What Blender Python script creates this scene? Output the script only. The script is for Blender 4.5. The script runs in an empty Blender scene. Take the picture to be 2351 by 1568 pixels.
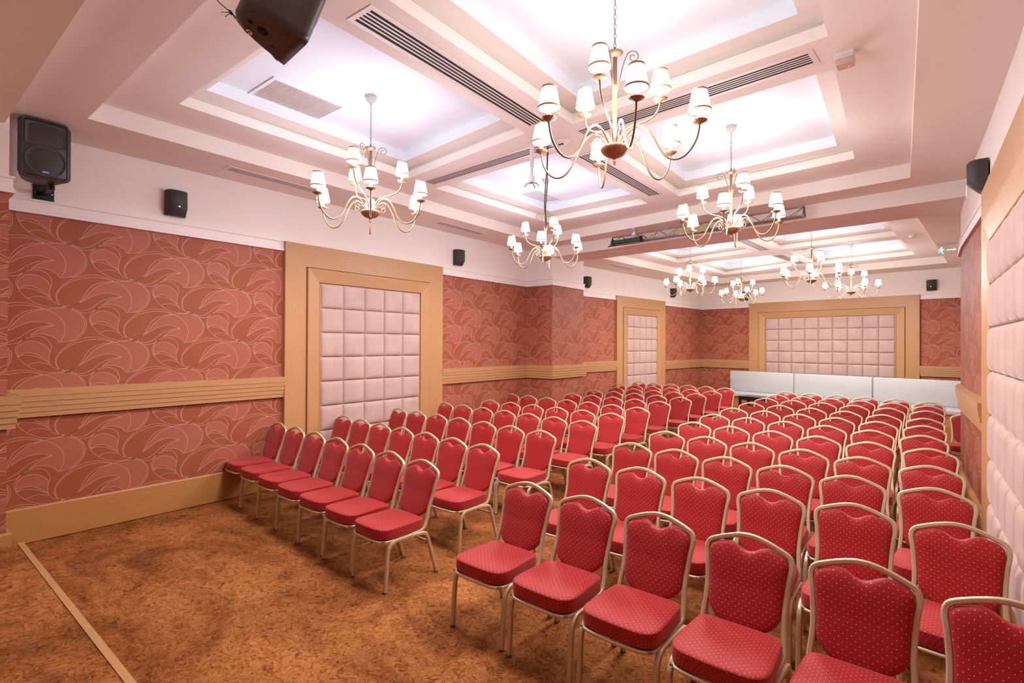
import bpy, math, random
from mathutils import Vector, Matrix
random.seed(7)
S = bpy.context.scene
COL = S.collection
PI = math.pi

# ------------------------------------------------------------------ camera
yaw, pitch, roll = (math.radians(v) for v in (38.4, 0.28, 0.26))
fwd = Vector((-math.sin(yaw)*math.cos(pitch), math.cos(yaw)*math.cos(pitch), math.sin(pitch)))
rgt = Vector((math.cos(yaw), math.sin(yaw), 0))
upv = rgt.cross(fwd)
r2 = rgt*math.cos(roll) + upv*math.sin(roll)
u2 = -rgt*math.sin(roll) + upv*math.cos(roll)
cam_d = bpy.data.cameras.new('camera')
cam_d.sensor_width = 36.0
cam_d.lens = 1184.0/2351.0*36.0
cam_d.clip_start = 0.05
cam_d.clip_end = 100
cam = bpy.data.objects.new('camera', cam_d)
COL.objects.link(cam)
cam.matrix_world = Matrix(((r2.x, u2.x, -fwd.x, 0), (r2.y, u2.y, -fwd.y, 0), (r2.z, u2.z, -fwd.z, 1.87), (0, 0, 0, 1)))
S.camera = cam

# ------------------------------------------------------------------ world, exposure, light levels
W = bpy.data.worlds.new('world')
S.world = W
W.use_nodes = True
W.node_tree.nodes['Background'].inputs[0].default_value = (1.0, 0.90, 0.86, 1)
W.node_tree.nodes['Background'].inputs[1].default_value = 1.0
S.view_settings.view_transform = 'Standard'
S.view_settings.look = 'None'
S.view_settings.gamma = 1
S.view_settings.use_curve_mapping = False
S.view_settings.exposure = 1.80
LAMP_W = 20.0        # one chandelier: light through the cloth of the shades, all round
DOWN_W = 72.0        # light leaving the wide lower openings of the shades
UP_W = 4.0           # light thrown up through the open tops of the shades
for nm_, p_ in (('stage_fill', (-1.6, -1.6, 2.3)), ('stage_fill', (-4.4, -1.6, 2.3))):   # fill spots added behind the camera to brighten the near ceiling, no fixture
    l_ = bpy.data.lights.new(nm_, 'SPOT'); l_.energy = 24.0; l_.spot_size = math.radians(160); l_.spot_blend = 1.0; l_.color = (1.0, 0.90, 0.80); l_.shadow_soft_size = 0.3
    o_ = bpy.data.objects.new(nm_, l_); COL.objects.link(o_); o_.location = p_; o_.rotation_euler = (PI, 0, 0)
S.cycles.use_denoising = True
S.cycles.use_adaptive_sampling = True
S.cycles.adaptive_threshold = 0.04
S.cycles.max_bounces = 7
S.cycles.diffuse_bounces = 5
S.cycles.glossy_bounces = 3
S.cycles.transmission_bounces = 4
S.cycles.sample_clamp_indirect = 6.0

# ------------------------------------------------------------------ materials
def lin(r, g, b):
    f = lambda c: (c/255/12.92) if c/255 <= 0.04045 else ((c/255+0.055)/1.055)**2.4
    return (f(r), f(g), f(b), 1)

class NT:
    def __init__(s, name):
        s.m = bpy.data.materials.new(name); s.m.use_nodes = True
        s.t = s.m.node_tree; s.b = s.t.nodes['Principled BSDF']
    def n(s, typ, **kw):
        nd = s.t.nodes.new(typ)
        for k, v in kw.items(): setattr(nd, k, v)
        return nd
    def l(s, a, b): s.t.links.new(a, b)
    def math(s, op, a, b=None, c=None):
        nd = s.n('ShaderNodeMath', operation=op)
        for i, v in enumerate((a, b, c)):
            if v is None: continue
            if isinstance(v, (int, float)): nd.inputs[i].default_value = v
            else: s.l(v, nd.inputs[i])
        return nd.outputs[0]
    def mix(s, fac, a, b, blend='MIX'):
        nd = s.n('ShaderNodeMix', data_type='RGBA', blend_type=blend)
        for i, v in ((0, fac), (6, a), (7, b)):
            if isinstance(v, (int, float, tuple)): nd.inputs[i].default_value = v
            else: s.l(v, nd.inputs[i])
        return nd.outputs[2]
    def ramp(s, fac, stops):
        nd = s.n('ShaderNodeValToRGB')
        el = nd.color_ramp.elements
        while len(el) < len(stops): el.new(0.5)
        for e, (p, c) in zip(el, stops): e.position = p; e.color = c
        s.l(fac, nd.inputs[0]); return nd.outputs[0]
    def coord(s, kind='Object', scale=(1, 1, 1), rot=(0, 0, 0)):
        tc = s.n('ShaderNodeTexCoord'); mp = s.n('ShaderNodeMapping')
        s.l(tc.outputs[kind], mp.inputs[0]); mp.inputs['Scale'].default_value = scale; mp.inputs['Rotation'].default_value = rot
        return mp.outputs[0]
    def noise(s, vec, scale, detail=3, rough=0.5, dist=0.0):
        nd = s.n('ShaderNodeTexNoise'); s.l(vec, nd.inputs['Vector'])
        nd.inputs['Scale'].default_value = scale; nd.inputs['Detail'].default_value = detail
        nd.inputs['Roughness'].default_value = rough; nd.inputs['Distortion'].default_value = dist
        return nd.outputs[0]
    def bump(s, h, strength=0.3, dist=0.01):
        nd = s.n('ShaderNodeBump'); nd.inputs['Strength'].default_value = strength; nd.inputs['Distance'].default_value = dist
        s.l(h, nd.inputs['Height']); s.l(nd.outputs[0], s.b.inputs['Normal'])
    def set(s, color=None, rough=None, metal=None, spec=None):
        for k, v in (('Base Color', color), ('Roughness', rough), ('Metallic', metal), ('Specular IOR Level', spec)):
            if v is None: continue
            if isinstance(v, (int, float, tuple)): s.b.inputs[k].default_value = v
            else: s.l(v, s.b.inputs[k])
        return s

def plain(name, col, rough=0.6, metal=0.0, var=0.06, scale=20, spec=0.5):
    t = NT(name); v = t.coord()
    n = t.noise(v, scale, 3)
    dark = tuple(c*(1-var) for c in col[:3])+(1,); lite = tuple(min(1, c*(1+var)) for c in col[:3])+(1,)
    t.set(t.ramp(n, [(0.3, dark), (0.7, lite)]), rough, metal, spec)
    return t.m

M = {}
M['plaster'] = plain('plaster', (0.86, 0.79, 0.725, 1), 0.85, var=0.015, scale=3, spec=0.2)
M['ceiling'] = plain('ceiling_paint', (0.84, 0.775, 0.705, 1), 0.9, var=0.012, scale=2, spec=0.15)
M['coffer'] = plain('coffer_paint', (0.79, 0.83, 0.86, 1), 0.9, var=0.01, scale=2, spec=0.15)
M['whitewood'] = plain('painted_moulding', (0.83, 0.77, 0.75, 1), 0.55, var=0.015, scale=5)
M['vent'] = plain('vent_enamel', (0.78, 0.70, 0.66, 1), 0.5, var=0.01)
M['slot'] = plain('slot_shadow', (0.02, 0.014, 0.012, 1), 0.9)
M['mesh_grey'] = plain('louvre_enamel', (0.55, 0.47, 0.46, 1), 0.6)
M['panel_grey'] = plain('access_panel_paint', (0.60, 0.60, 0.62, 1), 0.7)
M['white_plastic'] = plain('white_plastic', (0.78, 0.72, 0.70, 1), 0.4)
M['black_plastic'] = plain('black_plastic', (0.055, 0.050, 0.047, 1), 0.42, var=0.3, scale=300)
M['lit_plastic'] = plain('lit_black_plastic', (0.095, 0.095, 0.10, 1), 0.5, var=0.3, scale=200)  # black plastic with the ceiling's reflected light mixed into its colour, hanging loudspeaker only
M['black_mesh'] = plain('black_grille', (0.042, 0.038, 0.036, 1), 0.6, var=0.5, scale=500)
M['black_metal'] = plain('black_metal', (0.02, 0.02, 0.02, 1), 0.35, 0.6)
M['steel'] = plain('truss_steel', (0.28, 0.23, 0.21, 1), 0.4, 0.8, var=0.2)
M['chrome'] = plain('steel_screw', (0.7, 0.68, 0.66, 1), 0.25, 1.0)
M['chain'] = plain('chain_metal', (0.34, 0.31, 0.29, 1), 0.4, 0.7)
M['cream_metal'] = plain('cream_gilt_metal', (0.24, 0.14, 0.08, 1), 0.42, 0.25, var=0.10, scale=40)
M['gilt'] = plain('antique_gilt', (0.40, 0.22, 0.12, 1), 0.45, 0.35, var=0.2, scale=60)
M['shade_trim'] = plain('shade_braid', (0.55, 0.30, 0.17, 1), 0.7)
M['canopy'] = plain('canopy_enamel', (0.50, 0.45, 0.42, 1), 0.5)
M['candle'] = plain('candle_sleeve', (0.86, 0.82, 0.76, 1), 0.5)
M['champagne'] = plain('champagne_metal', (0.62, 0.50, 0.345, 1), 0.42, 0.35, var=0.03)
M['white_leather'] = plain('white_leather', (0.50, 0.54, 0.56, 1), 0.45, var=0.03, scale=4)
M['black_wood'] = plain('black_lacquer', (0.012, 0.012, 0.012, 1), 0.25)
M['darkgreen'] = plain('dark_green_enamel', (0.008, 0.03, 0.026, 1), 0.35)
M['beige_enamel'] = plain('beige_enamel', (0.42, 0.33, 0.18, 1), 0.5)
M['clear'] = plain('frosted_lens', (0.62, 0.42, 0.36, 1), 0.25, var=0.2, scale=200)
M['blue_badge'] = plain('blue_badge', (0.08, 0.12, 0.5, 1), 0.4)
M['rubber'] = plain('rubber', (0.16, 0.11, 0.07, 1), 0.6)
M['cable'] = plain('cable_rubber', (0.05, 0.045, 0.045, 1), 0.5)

def emis(name, col, st):
    t = NT(name); t.set((0.8, 0.8, 0.8, 1), 0.6)
    v = t.coord('UV'); n = t.noise(v, 6, 2)
    t.l(t.mix(n, tuple(c*0.93 for c in col[:3])+(1,), col), t.b.inputs['Emission Color'])
    t.b.inputs['Emission Strength'].default_value = st
    return t.m
M['shade'] = emis('lit_pleated_shade', (1.0, 0.90, 0.81, 1), 0.55)
M['teal_light'] = emis('exit_teal', (0.0, 0.55, 0.55, 1), 0.38)
M['red_led'] = emis('red_led', (1.0, 0.10, 0.05, 1), 1.0)

def acrylic():
    t = NT('clear_acrylic'); t.set((0.95, 0.97, 0.97, 1), 0.05)
    n = t.noise(t.coord(), 3)
    t.l(t.math('MULTIPLY_ADD', n, 0.02, 0.04), t.b.inputs['Roughness'])
    t.b.inputs['Transmission Weight'].default_value = 1.0
    t.b.inputs['IOR'].default_value = 1.15
    return t.m
M['acrylic'] = acrylic()

def wood(name, base, dark):
    t = NT(name)
    v = t.coord('UV', (1.2, 60, 1)); v2 = t.coord('UV', (0.8, 6, 1))
    n = t.noise(v, 3.0, 4, 0.6, 0.4); n2 = t.noise(v2, 1.5, 3)
    c = t.mix(t.math('MULTIPLY', n2, 0.5), t.ramp(n, [(0.3, dark), (0.62, base)]), tuple(c*0.86 for c in base[:3])+(1,))
    t.set(c, 0.42, spec=0.4); t.bump(n, 0.05, 0.002)
    return t.m
M['wood'] = wood('oak_veneer', (0.52, 0.295, 0.138, 1), (0.43, 0.228, 0.098, 1))
M['wood_base'] = wood('baseboard_oak', (0.50, 0.25, 0.085, 1), (0.38, 0.165, 0.048, 1))

def fabric_wall(name, c1, c2):
    t = NT(name); v = t.coord('Object', (140, 140, 25)); v2 = t.coord('Object', (1, 1, 0.6))
    n = t.noise(v, 2.0, 2); n2 = t.noise(v2, 1.7, 3)
    f = t.math('ADD', t.math('MULTIPLY', n, 0.6), t.math('MULTIPLY', n2, 0.4))
    t.set(t.ramp(f, [(0.35, c1), (0.65, c2)]), 0.62, spec=0.3)
    return t.m
M['wp_dark'] = fabric_wall('wallpaper_ground', (0.285, 0.074, 0.032, 1), (0.35, 0.098, 0.046, 1))
M['wp_lite'] = fabric_wall('wallpaper_leaf', (0.36, 0.108, 0.068, 1), (0.41, 0.132, 0.086, 1))
M['wp_line'] = fabric_wall('wallpaper_line', (0.54, 0.29, 0.235, 1), (0.62, 0.36, 0.30, 1))

def velvet():
    t = NT('blush_velvet'); v = t.coord('Object', (1, 1, 1)); v2 = t.coord('Object', (20, 20, 4))
    n = t.noise(v, 5, 3); n2 = t.noise(v2, 4, 2)
    vo = t.n('ShaderNodeTexVoronoi'); t.l(t.coord('UV'), vo.inputs['Vector']); vo.inputs['Scale'].default_value = 1.0; vo.inputs['Randomness'].default_value = 0.0
    pad = t.n('ShaderNodeSeparateColor'); t.l(vo.outputs['Color'], pad.inputs[0])
    f = t.math('ADD', t.math('MULTIPLY', n, 0.5), t.math('ADD', t.math('MULTIPLY', n2, 0.3), t.math('MULTIPLY', pad.outputs[0], 0.2)))
    t.set(t.ramp(f, [(0.3, (0.47, 0.335, 0.31, 1)), (0.7, (0.54, 0.405, 0.375, 1))]), 0.8, spec=0.25)
    t.b.inputs['Sheen Weight'].default_value = 0.35; t.b.inputs['Sheen Roughness'].default_value = 0.4
    t.bump(n2, 0.08, 0.003)
    return t.m
M['velvet'] = velvet()

def chair_fabric():
    t = NT('red_dotted_fabric')
    v = t.coord('UV', (1, 1, 1), (0, 0, math.radians(45)))
    sep = t.n('ShaderNodeSeparateXYZ'); t.l(v, sep.inputs[0])
    P = 0.023
    fx = t.math('SUBTRACT', t.math('FRACT', t.math('DIVIDE', sep.outputs[0], P)), 0.5)
    fy = t.math('SUBTRACT', t.math('FRACT', t.math('DIVIDE', sep.outputs[1], P)), 0.5)
    d = t.math('SQRT', t.math('ADD', t.math('MULTIPLY', fx, fx), t.math('MULTIPLY', fy, fy)))
    dot = t.math('LESS_THAN', d, 0.088)
    ln = t.math('MAXIMUM', t.math('LESS_THAN', t.math('ABSOLUTE', fx), 0.022), t.math('LESS_THAN', t.math('ABSOLUTE', fy), 0.022))
    n = t.noise(t.coord('UV'), 260, 2)
    base = t.ramp(n, [(0.3, (0.29, 0.005, 0.010, 1)), (0.7, (0.39, 0.009, 0.016, 1))])
    c = t.mix(t.math('MULTIPLY', ln, 0.22), base, (0.22, 0.008, 0.010, 1))
    c = t.mix(t.math('MULTIPLY', dot, 0.95), c, (0.95, 0.34, 0.24, 1))
    t.set(c, 0.6, spec=0.3)
    t.b.inputs['Sheen Weight'].default_value = 0.4; t.b.inputs['Sheen Roughness'].default_value = 0.5; t.b.inputs['Sheen Tint'].default_value = (1, 0.45, 0.45, 1)
    return t.m
M['red'] = chair_fabric()

def carpet():
    t = NT('scroll_carpet'); v = t.coord('Object')
    warp = t.n('ShaderNodeTexNoise'); t.l(v, warp.inputs['Vector']); warp.inputs['Scale'].default_value = 7; warp.inputs['Detail'].default_value = 2
    vm = t.n('ShaderNodeVectorMath', operation='MULTIPLY_ADD'); t.l(warp.outputs['Color'], vm.inputs[0]); vm.inputs[1].default_value = (0.28, 0.28, 0.28); t.l(v, vm.inputs[2])
    w = vm.outputs[0]
    n1 = t.noise(w, 24, 3, 0.6, 1.6)
    n2 = t.noise(w, 9.0, 1, 0.5, 2.6)
    lines = t.math('ABSOLUTE', t.math('SINE', t.math('MULTIPLY', n2, 40.0)))
    ln = t.math('LESS_THAN', lines, 0.36)
    big = t.noise(t.coord('Object', (1, 1.5, 1)), 1.5, 5, 0.62, 0.8)
    fine = t.noise(v, 190, 2)
    lite = (0.43, 0.182, 0.072, 1); mid = (0.335, 0.126, 0.038, 1); dk = (0.155, 0.044, 0.009, 1)
    c = t.ramp(n1, [(0.34, dk), (0.48, mid), (0.64, lite)])
    c = t.mix(t.math('MULTIPLY', ln, 0.42), c, dk)
    c = t.mix(0.85, c, t.ramp(big, [(0.36, (0.50, 0.42, 0.34, 1)), (0.58, (1.12, 1.12, 1.12, 1))]), 'MULTIPLY')
    c = t.mix(0.5, c, t.ramp(fine, [(0.25, (0.7, 0.7, 0.7, 1)), (0.75, (1.15, 1.15, 1.15, 1))]), 'MULTIPLY')
    t.set(c, 0.95, spec=0.1); t.bump(fine, 0.35, 0.006)
    return t.m
M['carpet'] = carpet()

# ------------------------------------------------------------------ mesh helpers
class MB:
    """collects faces of several materials into one mesh"""
    def __init__(s): s.v = []; s.f = []; s.mi = []; s.uv = []; s.mats = []; s.sm = []
    def mat(s, m):
        if m not in s.mats: s.mats.append(m)
        return s.mats.index(m)
    def face(s, pts, m, uv=None, smooth=False):
        i = len(s.v); s.v += [tuple(p) for p in pts]; s.f.append(tuple(range(i, i+len(pts))))
        s.mi.append(s.mat(m)); s.uv.append(uv or [(0, 0)]*len(pts)); s.sm.append(smooth)
    def grid(s, rows, m, uvs=None, closed_u=False, closed_v=False, smooth=True, flip=False):
        """rows: list of equally long lists of points; shared vertices"""
        base = len(s.v); nr, nc = len(rows), len(rows[0])
        for r in rows: s.v += [tuple(p) for p in r]
        for a in range(nr if closed_v else nr-1):
            for b in range(nc if closed_u else nc-1):
                a2, b2 = (a+1) % nr, (b+1) % nc
                q = [(a, b), (a, b2), (a2, b2), (a2, b)]
                if flip: q.reverse()
                s.f.append(tuple(base+i*nc+j for i, j in q))
                s.mi.append(s.mat(m)); s.sm.append(smooth)
                if uvs is None: s.uv.append([(0, 0)]*4)
                else: s.uv.append([uvs[i][j] for i, j in q])
        return base
    def box(s, lo, hi, m, M4=None):
        x0, y0, z0 = lo; x1, y1, z1 = hi
        P = [Vector(p) for p in ((x0, y0, z0), (x1, y0, z0), (x1, y1, z0), (x0, y1, z0), (x0, y0, z1), (x1, y0, z1), (x1, y1, z1), (x0, y1, z1))]
        L = (x1-x0, y1-y0, z1-z0)
        if M4 is not None: P = [M4 @ p for p in P]
        for q, (ua, ub) in (((0, 3, 2, 1), (0, 1)), ((4, 5, 6, 7), (0, 1)), ((0, 1, 5, 4), (0, 2)), ((1, 2, 6, 5), (1, 2)), ((2, 3, 7, 6), (0, 2)), ((3, 0, 4, 7), (1, 2))):
            a, b = L[ua], L[ub]
            if q[0] == 0 and q[1] == 3: uv = [(0, 0), (0, b), (a, b), (a, 0)]
            else: uv = [(0, 0), (a, 0), (a, b), (0, b)]
            if b > a: uv = [(y, x) for x, y in uv]
            s.face([P[i] for i in q], m, uv)
    def build(s, name, parent=None, loc=None):
        me = bpy.data.meshes.new(name)
        me.from_pydata(s.v, [], s.f)
        for m in s.mats: me.materials.append(M[m])
        me.polygons.foreach_set('material_index', s.mi)
        me.polygons.foreach_set('use_smooth', s.sm)
        ul = me.uv_layers.new(name='UVMap')
        flat = [c for f in s.uv for p in f for c in p]
        ul.data.foreach_set('uv', flat)
        me.update()
        o = bpy.data.objects.new(name, me); COL.objects.link(o)
        if parent is not None: o.parent = parent
        if loc: o.location = loc
        return o

def circle(r, n=12, ph=0.0): return [(r*math.cos(2*PI*i/n+ph), r*math.sin(2*PI*i/n+ph)) for i in range(n)]
def catmull(P, sub=4, closed=False):
    out = []; n = len(P); P = [Vector(p) for p in P]
    for i in range(n if closed else n-1):
        if closed: a, b, c, d = P[(i-1) % n], P[i], P[(i+1) % n], P[(i+2) % n]
        else: a, b, c, d = P[max(i-1, 0)], P[i], P[i+1], P[min(i+2, n-1)]
        for k in range(sub):
            t = k/sub
            out.append(0.5*((2*b)+(c-a)*t+(2*a-5*b+4*c-d)*t*t+(3*b-a-3*c+d)*t*t*t))
    if not closed: out.append(P[-1])
    return out
def sweep(mb, path, prof, m, closed=False, caps=True, ref=(0, 0, 1), taper=None):
    path = [Vector(p) for p in path]; n = len(path); rows = []; nrm = None
    for i, p in enumerate(path):
        if closed: t = (path[(i+1) % n]-path[i-1]).normalized()
        else: t = (path[min(i+1, n-1)]-path[max(i-1, 0)]).normalized()
        if nrm is None:
            r = Vector(ref)
            if abs(r.dot(t)) > 0.95: r = Vector((1, 0, 0))
            nrm = (r-t*r.dot(t)).normalized()
        else:
            nrm = (nrm-t*nrm.dot(t)).normalized()
        bi = t.cross(nrm); k = taper(i/(n-1)) if taper else 1
        rows.append([p+nrm*(a*k)+bi*(b*k) for a, b in prof])
    base = mb.grid(rows, m, closed_u=True, closed_v=closed)
    if caps and not closed:
        mb.face(list(reversed(rows[0])), m); mb.face(rows[-1], m)
def lathe(mb, prof, m, n=20, flute=0.0, nf=0, c=(0, 0, 0), smooth=True):
    rows = []
    for r, z in prof:
        row = []
        for i in range(n):
            a = 2*PI*i/n; rr = r*(1+flute*math.cos(nf*a)) if nf else r
            row.append((c[0]+rr*math.cos(a), c[1]+rr*math.sin(a), c[2]+z))
        rows.append(row)
    mb.grid(rows, m, closed_u=True, smooth=smooth)
def rounded(w, h, r, n=5, cx=0, cy=0):
    out = []
    for sx, sy, a0 in ((1, 1, 0), (-1, 1, 90), (-1, -1, 180), (1, -1, 270)):
        for k in range(n+1):
            a = math.radians(a0+90*k/n)
            out.append((cx+sx*(w/2-r)+r*math.cos(a), cy+sy*(h/2-r)+r*math.sin(a)))
    return out

def tag(o, label=None, cat=None, group=None, kind=None):
    if label: o['label'] = label
    if cat: o['category'] = cat
    if group: o['group'] = group
    if kind: o['kind'] = kind
    return o
def empty(name, loc, rz=0.0, label=None, cat=None, group=None):
    o = bpy.data.objects.new(name, None); COL.objects.link(o); o.location = loc; o.rotation_euler = (0, 0, rz)
    o.empty_display_size = 0.1
    return tag(o, label, cat, group)
def copy_tree(o, parent=None):
    c = o.copy(); COL.objects.link(c)
    if parent is not None: c.parent = parent
    for ch in CH.get(o.name, []): copy_tree(ch, c)
    return c
CH = {}
def index_children():
    CH.clear()
    for o in bpy.data.objects:
        if o.parent: CH.setdefault(o.parent.name, []).append(o)
def struct(o): o['kind'] = 'structure'; return o

# ------------------------------------------------------------------ room outline (metres, camera above the origin)
Z0, Z1, Z2, Z3, ZB = 3.82, 3.99, 4.13, 4.25, 3.62
ST = 0.235                                     # height of the stage the camera stands on
LEFT = [(-5.75, -4.2), (-5.75, 0.73), (-6.5, 0.73), (-6.5, 8.67), (-5.84, 8.67), (-5.84, 9.9), (-6.72, 9.9), (-5.87, 17.8)]
FAR = [(-5.87, 17.8), (1.15, 16.79)]
RIGHT = [(1.15, 16.79), (1.15, 9.15), (0.42, 9.15), (0.41, 8.3), (0.44, 7.2), (0.465, 6.4), (0.49, 4.7), (0.50, -4.2)]
BACK = [(0.50, -4.2), (-5.75, -4.2)]

CUR = [
[(0.342,0.279),(0.245,0.305),(0.157,0.304),(0.048,0.272),(-0.035,0.215),(-0.087,0.153),(-0.103,0.099),(-0.097,0.051),(-0.075,0.014),(-0.041,-0.001),(-0.019,-0.002),(0.011,0.007),(0.057,0.039),(0.087,0.083),(0.111,0.135),(0.142,0.192),(0.189,0.236),(0.245,0.262),(0.342,0.279),(0.434,0.293),(0.499,0.291),(0.579,0.267),(0.624,0.223),(0.645,0.166),(0.641,0.101),(0.612,0.046),(0.567,0.001),(0.519,-0.026),(0.457,-0.035)],
[(0.342,0.284),(0.245,0.323),(0.141,0.328),(0.028,0.285),(-0.054,0.214),(-0.101,0.142),(-0.111,0.093),(-0.103,0.051),(-0.082,0.018)],
[(0.499,0.291),(0.583,0.273),(0.647,0.204),(0.659,0.146),(0.648,0.086),(0.621,0.036),(0.581,-0.004),(0.519,-0.027)],
[(0.457,-0.035),(0.483,0.012),(0.496,0.076),(0.489,0.143),(0.456,0.204),(0.412,0.247),(0.342,0.284)],
[(0.057,0.037),(0.095,0.074),(0.134,0.136),(0.181,0.195),(0.237,0.241),(0.307,0.268),(0.342,0.276)],
[(0.011,0.007),(0.057,0.037),(0.127,0.086),(0.186,0.125),(0.246,0.15),(0.295,0.158),(0.349,0.151),(0.413,0.125)],
[(0.413,0.125),(0.358,0.119),(0.287,0.095),(0.226,0.058),(0.186,0.02),(0.135,-0.018),(0.084,-0.035),(0.042,-0.028),(0.019,-0.017),(0.0,0.0)],
[(0.0,0.0),(0.023,-0.029),(0.061,-0.049),(0.112,-0.054),(0.159,-0.042),(0.199,-0.009),(0.247,0.029),(0.292,0.072),(0.329,0.095),(0.413,0.125)],
[(0.199,-0.009),(0.231,0.018),(0.288,0.041),(0.35,0.04),(0.405,0.018),(0.436,-0.007),(0.451,-0.035)],
[(0.199,-0.009),(0.167,-0.051),(0.147,-0.092),(0.148,-0.127),(0.166,-0.176),(0.192,-0.216),(0.228,-0.253),(0.274,-0.285),(0.332,-0.312),(0.416,-0.327),(0.481,-0.319),(0.543,-0.308)],
[(0.199,-0.009),(0.235,0.01),(0.28,0.022),(0.329,0.016),(0.367,-0.01),(0.391,-0.056),(0.396,-0.092),(0.387,-0.133),(0.379,-0.175),(0.384,-0.224),(0.403,-0.262),(0.433,-0.288),(0.477,-0.303),(0.512,-0.308),(0.543,-0.306)],
[(0.166,-0.171),(0.157,-0.107),(0.179,-0.061),(0.215,-0.034),(0.264,-0.026),(0.317,-0.041),(0.359,-0.073),(0.381,-0.108),(0.387,-0.133)],
[(0.166,-0.171),(0.192,-0.143),(0.228,-0.133),(0.273,-0.14),(0.314,-0.167),(0.352,-0.196),(0.384,-0.224)],
[(0.166,-0.171),(0.196,-0.156),(0.232,-0.157),(0.281,-0.168),(0.331,-0.194),(0.369,-0.222),(0.394,-0.247)],
[(0.228,-0.253),(0.261,-0.232),(0.31,-0.225),(0.356,-0.235),(0.403,-0.26)]]
FIL = [
[(0.057,0.037),(0.095,0.074),(0.134,0.136),(0.181,0.195),(0.237,0.241),(0.307,0.268),(0.342,0.276),(0.434,0.293),(0.499,0.291),(0.579,0.267),(0.624,0.223),(0.645,0.166),(0.641,0.101),(0.612,0.046),(0.567,0.001),(0.519,-0.026),(0.457,-0.035),(0.436,-0.007),(0.405,0.018),(0.35,0.04),(0.288,0.041),(0.247,0.029),(0.292,0.072),(0.329,0.095),(0.413,0.125),(0.349,0.151),(0.295,0.158),(0.246,0.15),(0.186,0.125),(0.127,0.086)],
[(0.166,-0.171),(0.157,-0.107),(0.179,-0.061),(0.215,-0.034),(0.264,-0.026),(0.317,-0.041),(0.359,-0.073),(0.381,-0.108),(0.387,-0.133),(0.379,-0.175),(0.384,-0.224),(0.352,-0.196),(0.314,-0.167),(0.273,-0.14),(0.228,-0.133),(0.192,-0.143)]]
CURS = [[(p.x, p.y) for p in catmull([(x, y, 0) for x, y in c], 3)] for c in CUR]

def clip_poly(P, u0, u1, v0, v1):
    for ax, lim, sg in ((0, u0, 1), (0, u1, -1), (1, v0, 1), (1, v1, -1)):
        out = []
        for i in range(len(P)):
            a, b = P[i-1], P[i]
            ia, ib = (a[ax]-lim)*sg >= 0, (b[ax]-lim)*sg >= 0
            if ia != ib:
                t = (lim-a[ax])/(b[ax]-a[ax]); out.append((a[0]+(b[0]-a[0])*t, a[1]+(b[1]-a[1])*t))
            if ib: out.append(b)
        P = out
        if len(P) < 3: return []
    return P

def wall_piece(mb, P0, P1, inward, zp=(0.25, 3.09), top=Z1, phase=0.0, pattern=True):
    """one straight stretch of wall: plaster above the rail, patterned paper below; u runs left to right seen from inside"""
    A = Vector((P0[0], P0[1], 0)); B = Vector((P1[0], P1[1], 0)); L = (B-A).length; d = (B-A)/L
    nrm = Vector((inward[0], inward[1], 0)).normalized()
    def P(u, z, o=0.0): return A+d*u+Vector((0, 0, z))+nrm*o
    mb.face([P(0, zp[1]), P(L, zp[1]), P(L, top), P(0, top)], 'plaster')
    mb.face([P(0, -0.05), P(L, -0.05), P(L, zp[1]), P(0, zp[1])], 'wp_dark')
    if not pattern: return
    du, dv, hv = 0.5365, 0.622, 0.311
    z0, z1 = zp
    hw = 0.0021
    for i in range(int((-0.8-phase)/du)-1, int((L+0.2-phase)/du)+2):
        for j in range(-8, 8):
            ou = phase+i*du; ov = 2.213+j*dv+(hv if i % 2 else 0)
            if ou > L+0.15 or ou+0.7 < 0 or ov-0.36 > z1 or ov+0.36 < z0: continue
            for poly in FIL:
                q = clip_poly([(x+ou, y+ov) for x, y in poly], 0, L, z0, z1)
                if q: mb.face([P(u, v, 0.0008) for u, v in q], 'wp_lite')
            for cv in CURS:
                pts = [(x+ou, y+ov) for x, y in cv]; n = len(pts); e = []
                for k in range(n):
                    a = pts[max(k-1, 0)]; b = pts[min(k+1, n-1)]
                    tx, ty = b[0]-a[0], b[1]-a[1]; l = math.hypot(tx, ty) or 1
                    e.append((-ty/l*hw, tx/l*hw))
                for k in range(n-1):
                    a, b = pts[k], pts[k+1]
                    if max(a[0], b[0]) < 0 or min(a[0], b[0]) > L or max(a[1], b[1]) < z0 or min(a[1], b[1]) > z1: continue
                    q = [(a[0]+e[k][0], a[1]+e[k][1]), (b[0]+e[k+1][0], b[1]+e[k+1][1]), (b[0]-e[k+1][0], b[1]-e[k+1][1]), (a[0]-e[k][0], a[1]-e[k][1])]
                    q = [(min(max(u, 0), L), min(max(v, z0), z1)) for u, v in q]
                    mb.face([P(u, v, 0.0016) for u, v in q], 'wp_line')

# left wall: near pier, long wall, far pier, far stretch
mb = MB()
wall_piece(mb, LEFT[0], LEFT[1], (1, 0), phase=0.35, top=Z0)
wall_piece(mb, LEFT[1], LEFT[2], (0, 1), pattern=False, top=Z0)
wall_piece(mb, LEFT[2], LEFT[3], (1, 0), phase=1.2662-0.73, top=Z0)
struct(mb.build('wall_left'))
mb = MB()
wall_piece(mb, LEFT[3], LEFT[4], (0, -1), phase=0.2, top=Z0)
wall_piece(mb, LEFT[4], LEFT[5], (1, 0), phase=0.35, top=Z0)
wall_piece(mb, LEFT[5], LEFT[6], (0, 1), pattern=False, top=Z0)
wall_piece(mb, LEFT[6], LEFT[7], (1, -0.1), phase=0.1, top=Z0)
struct(mb.build('wall_left_far'))
mb = MB(); wall_piece(mb, FAR[0], FAR[1], (-0.14, -1), phase=0.3, top=Z0); struct(mb.build('wall_far'))
mb = MB()
wall_piece(mb, RIGHT[0], RIGHT[1], (-1, 0), top=Z0, pattern=False)
wall_piece(mb, RIGHT[1], RIGHT[2], (0, 1), top=Z0, pattern=False)
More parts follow.
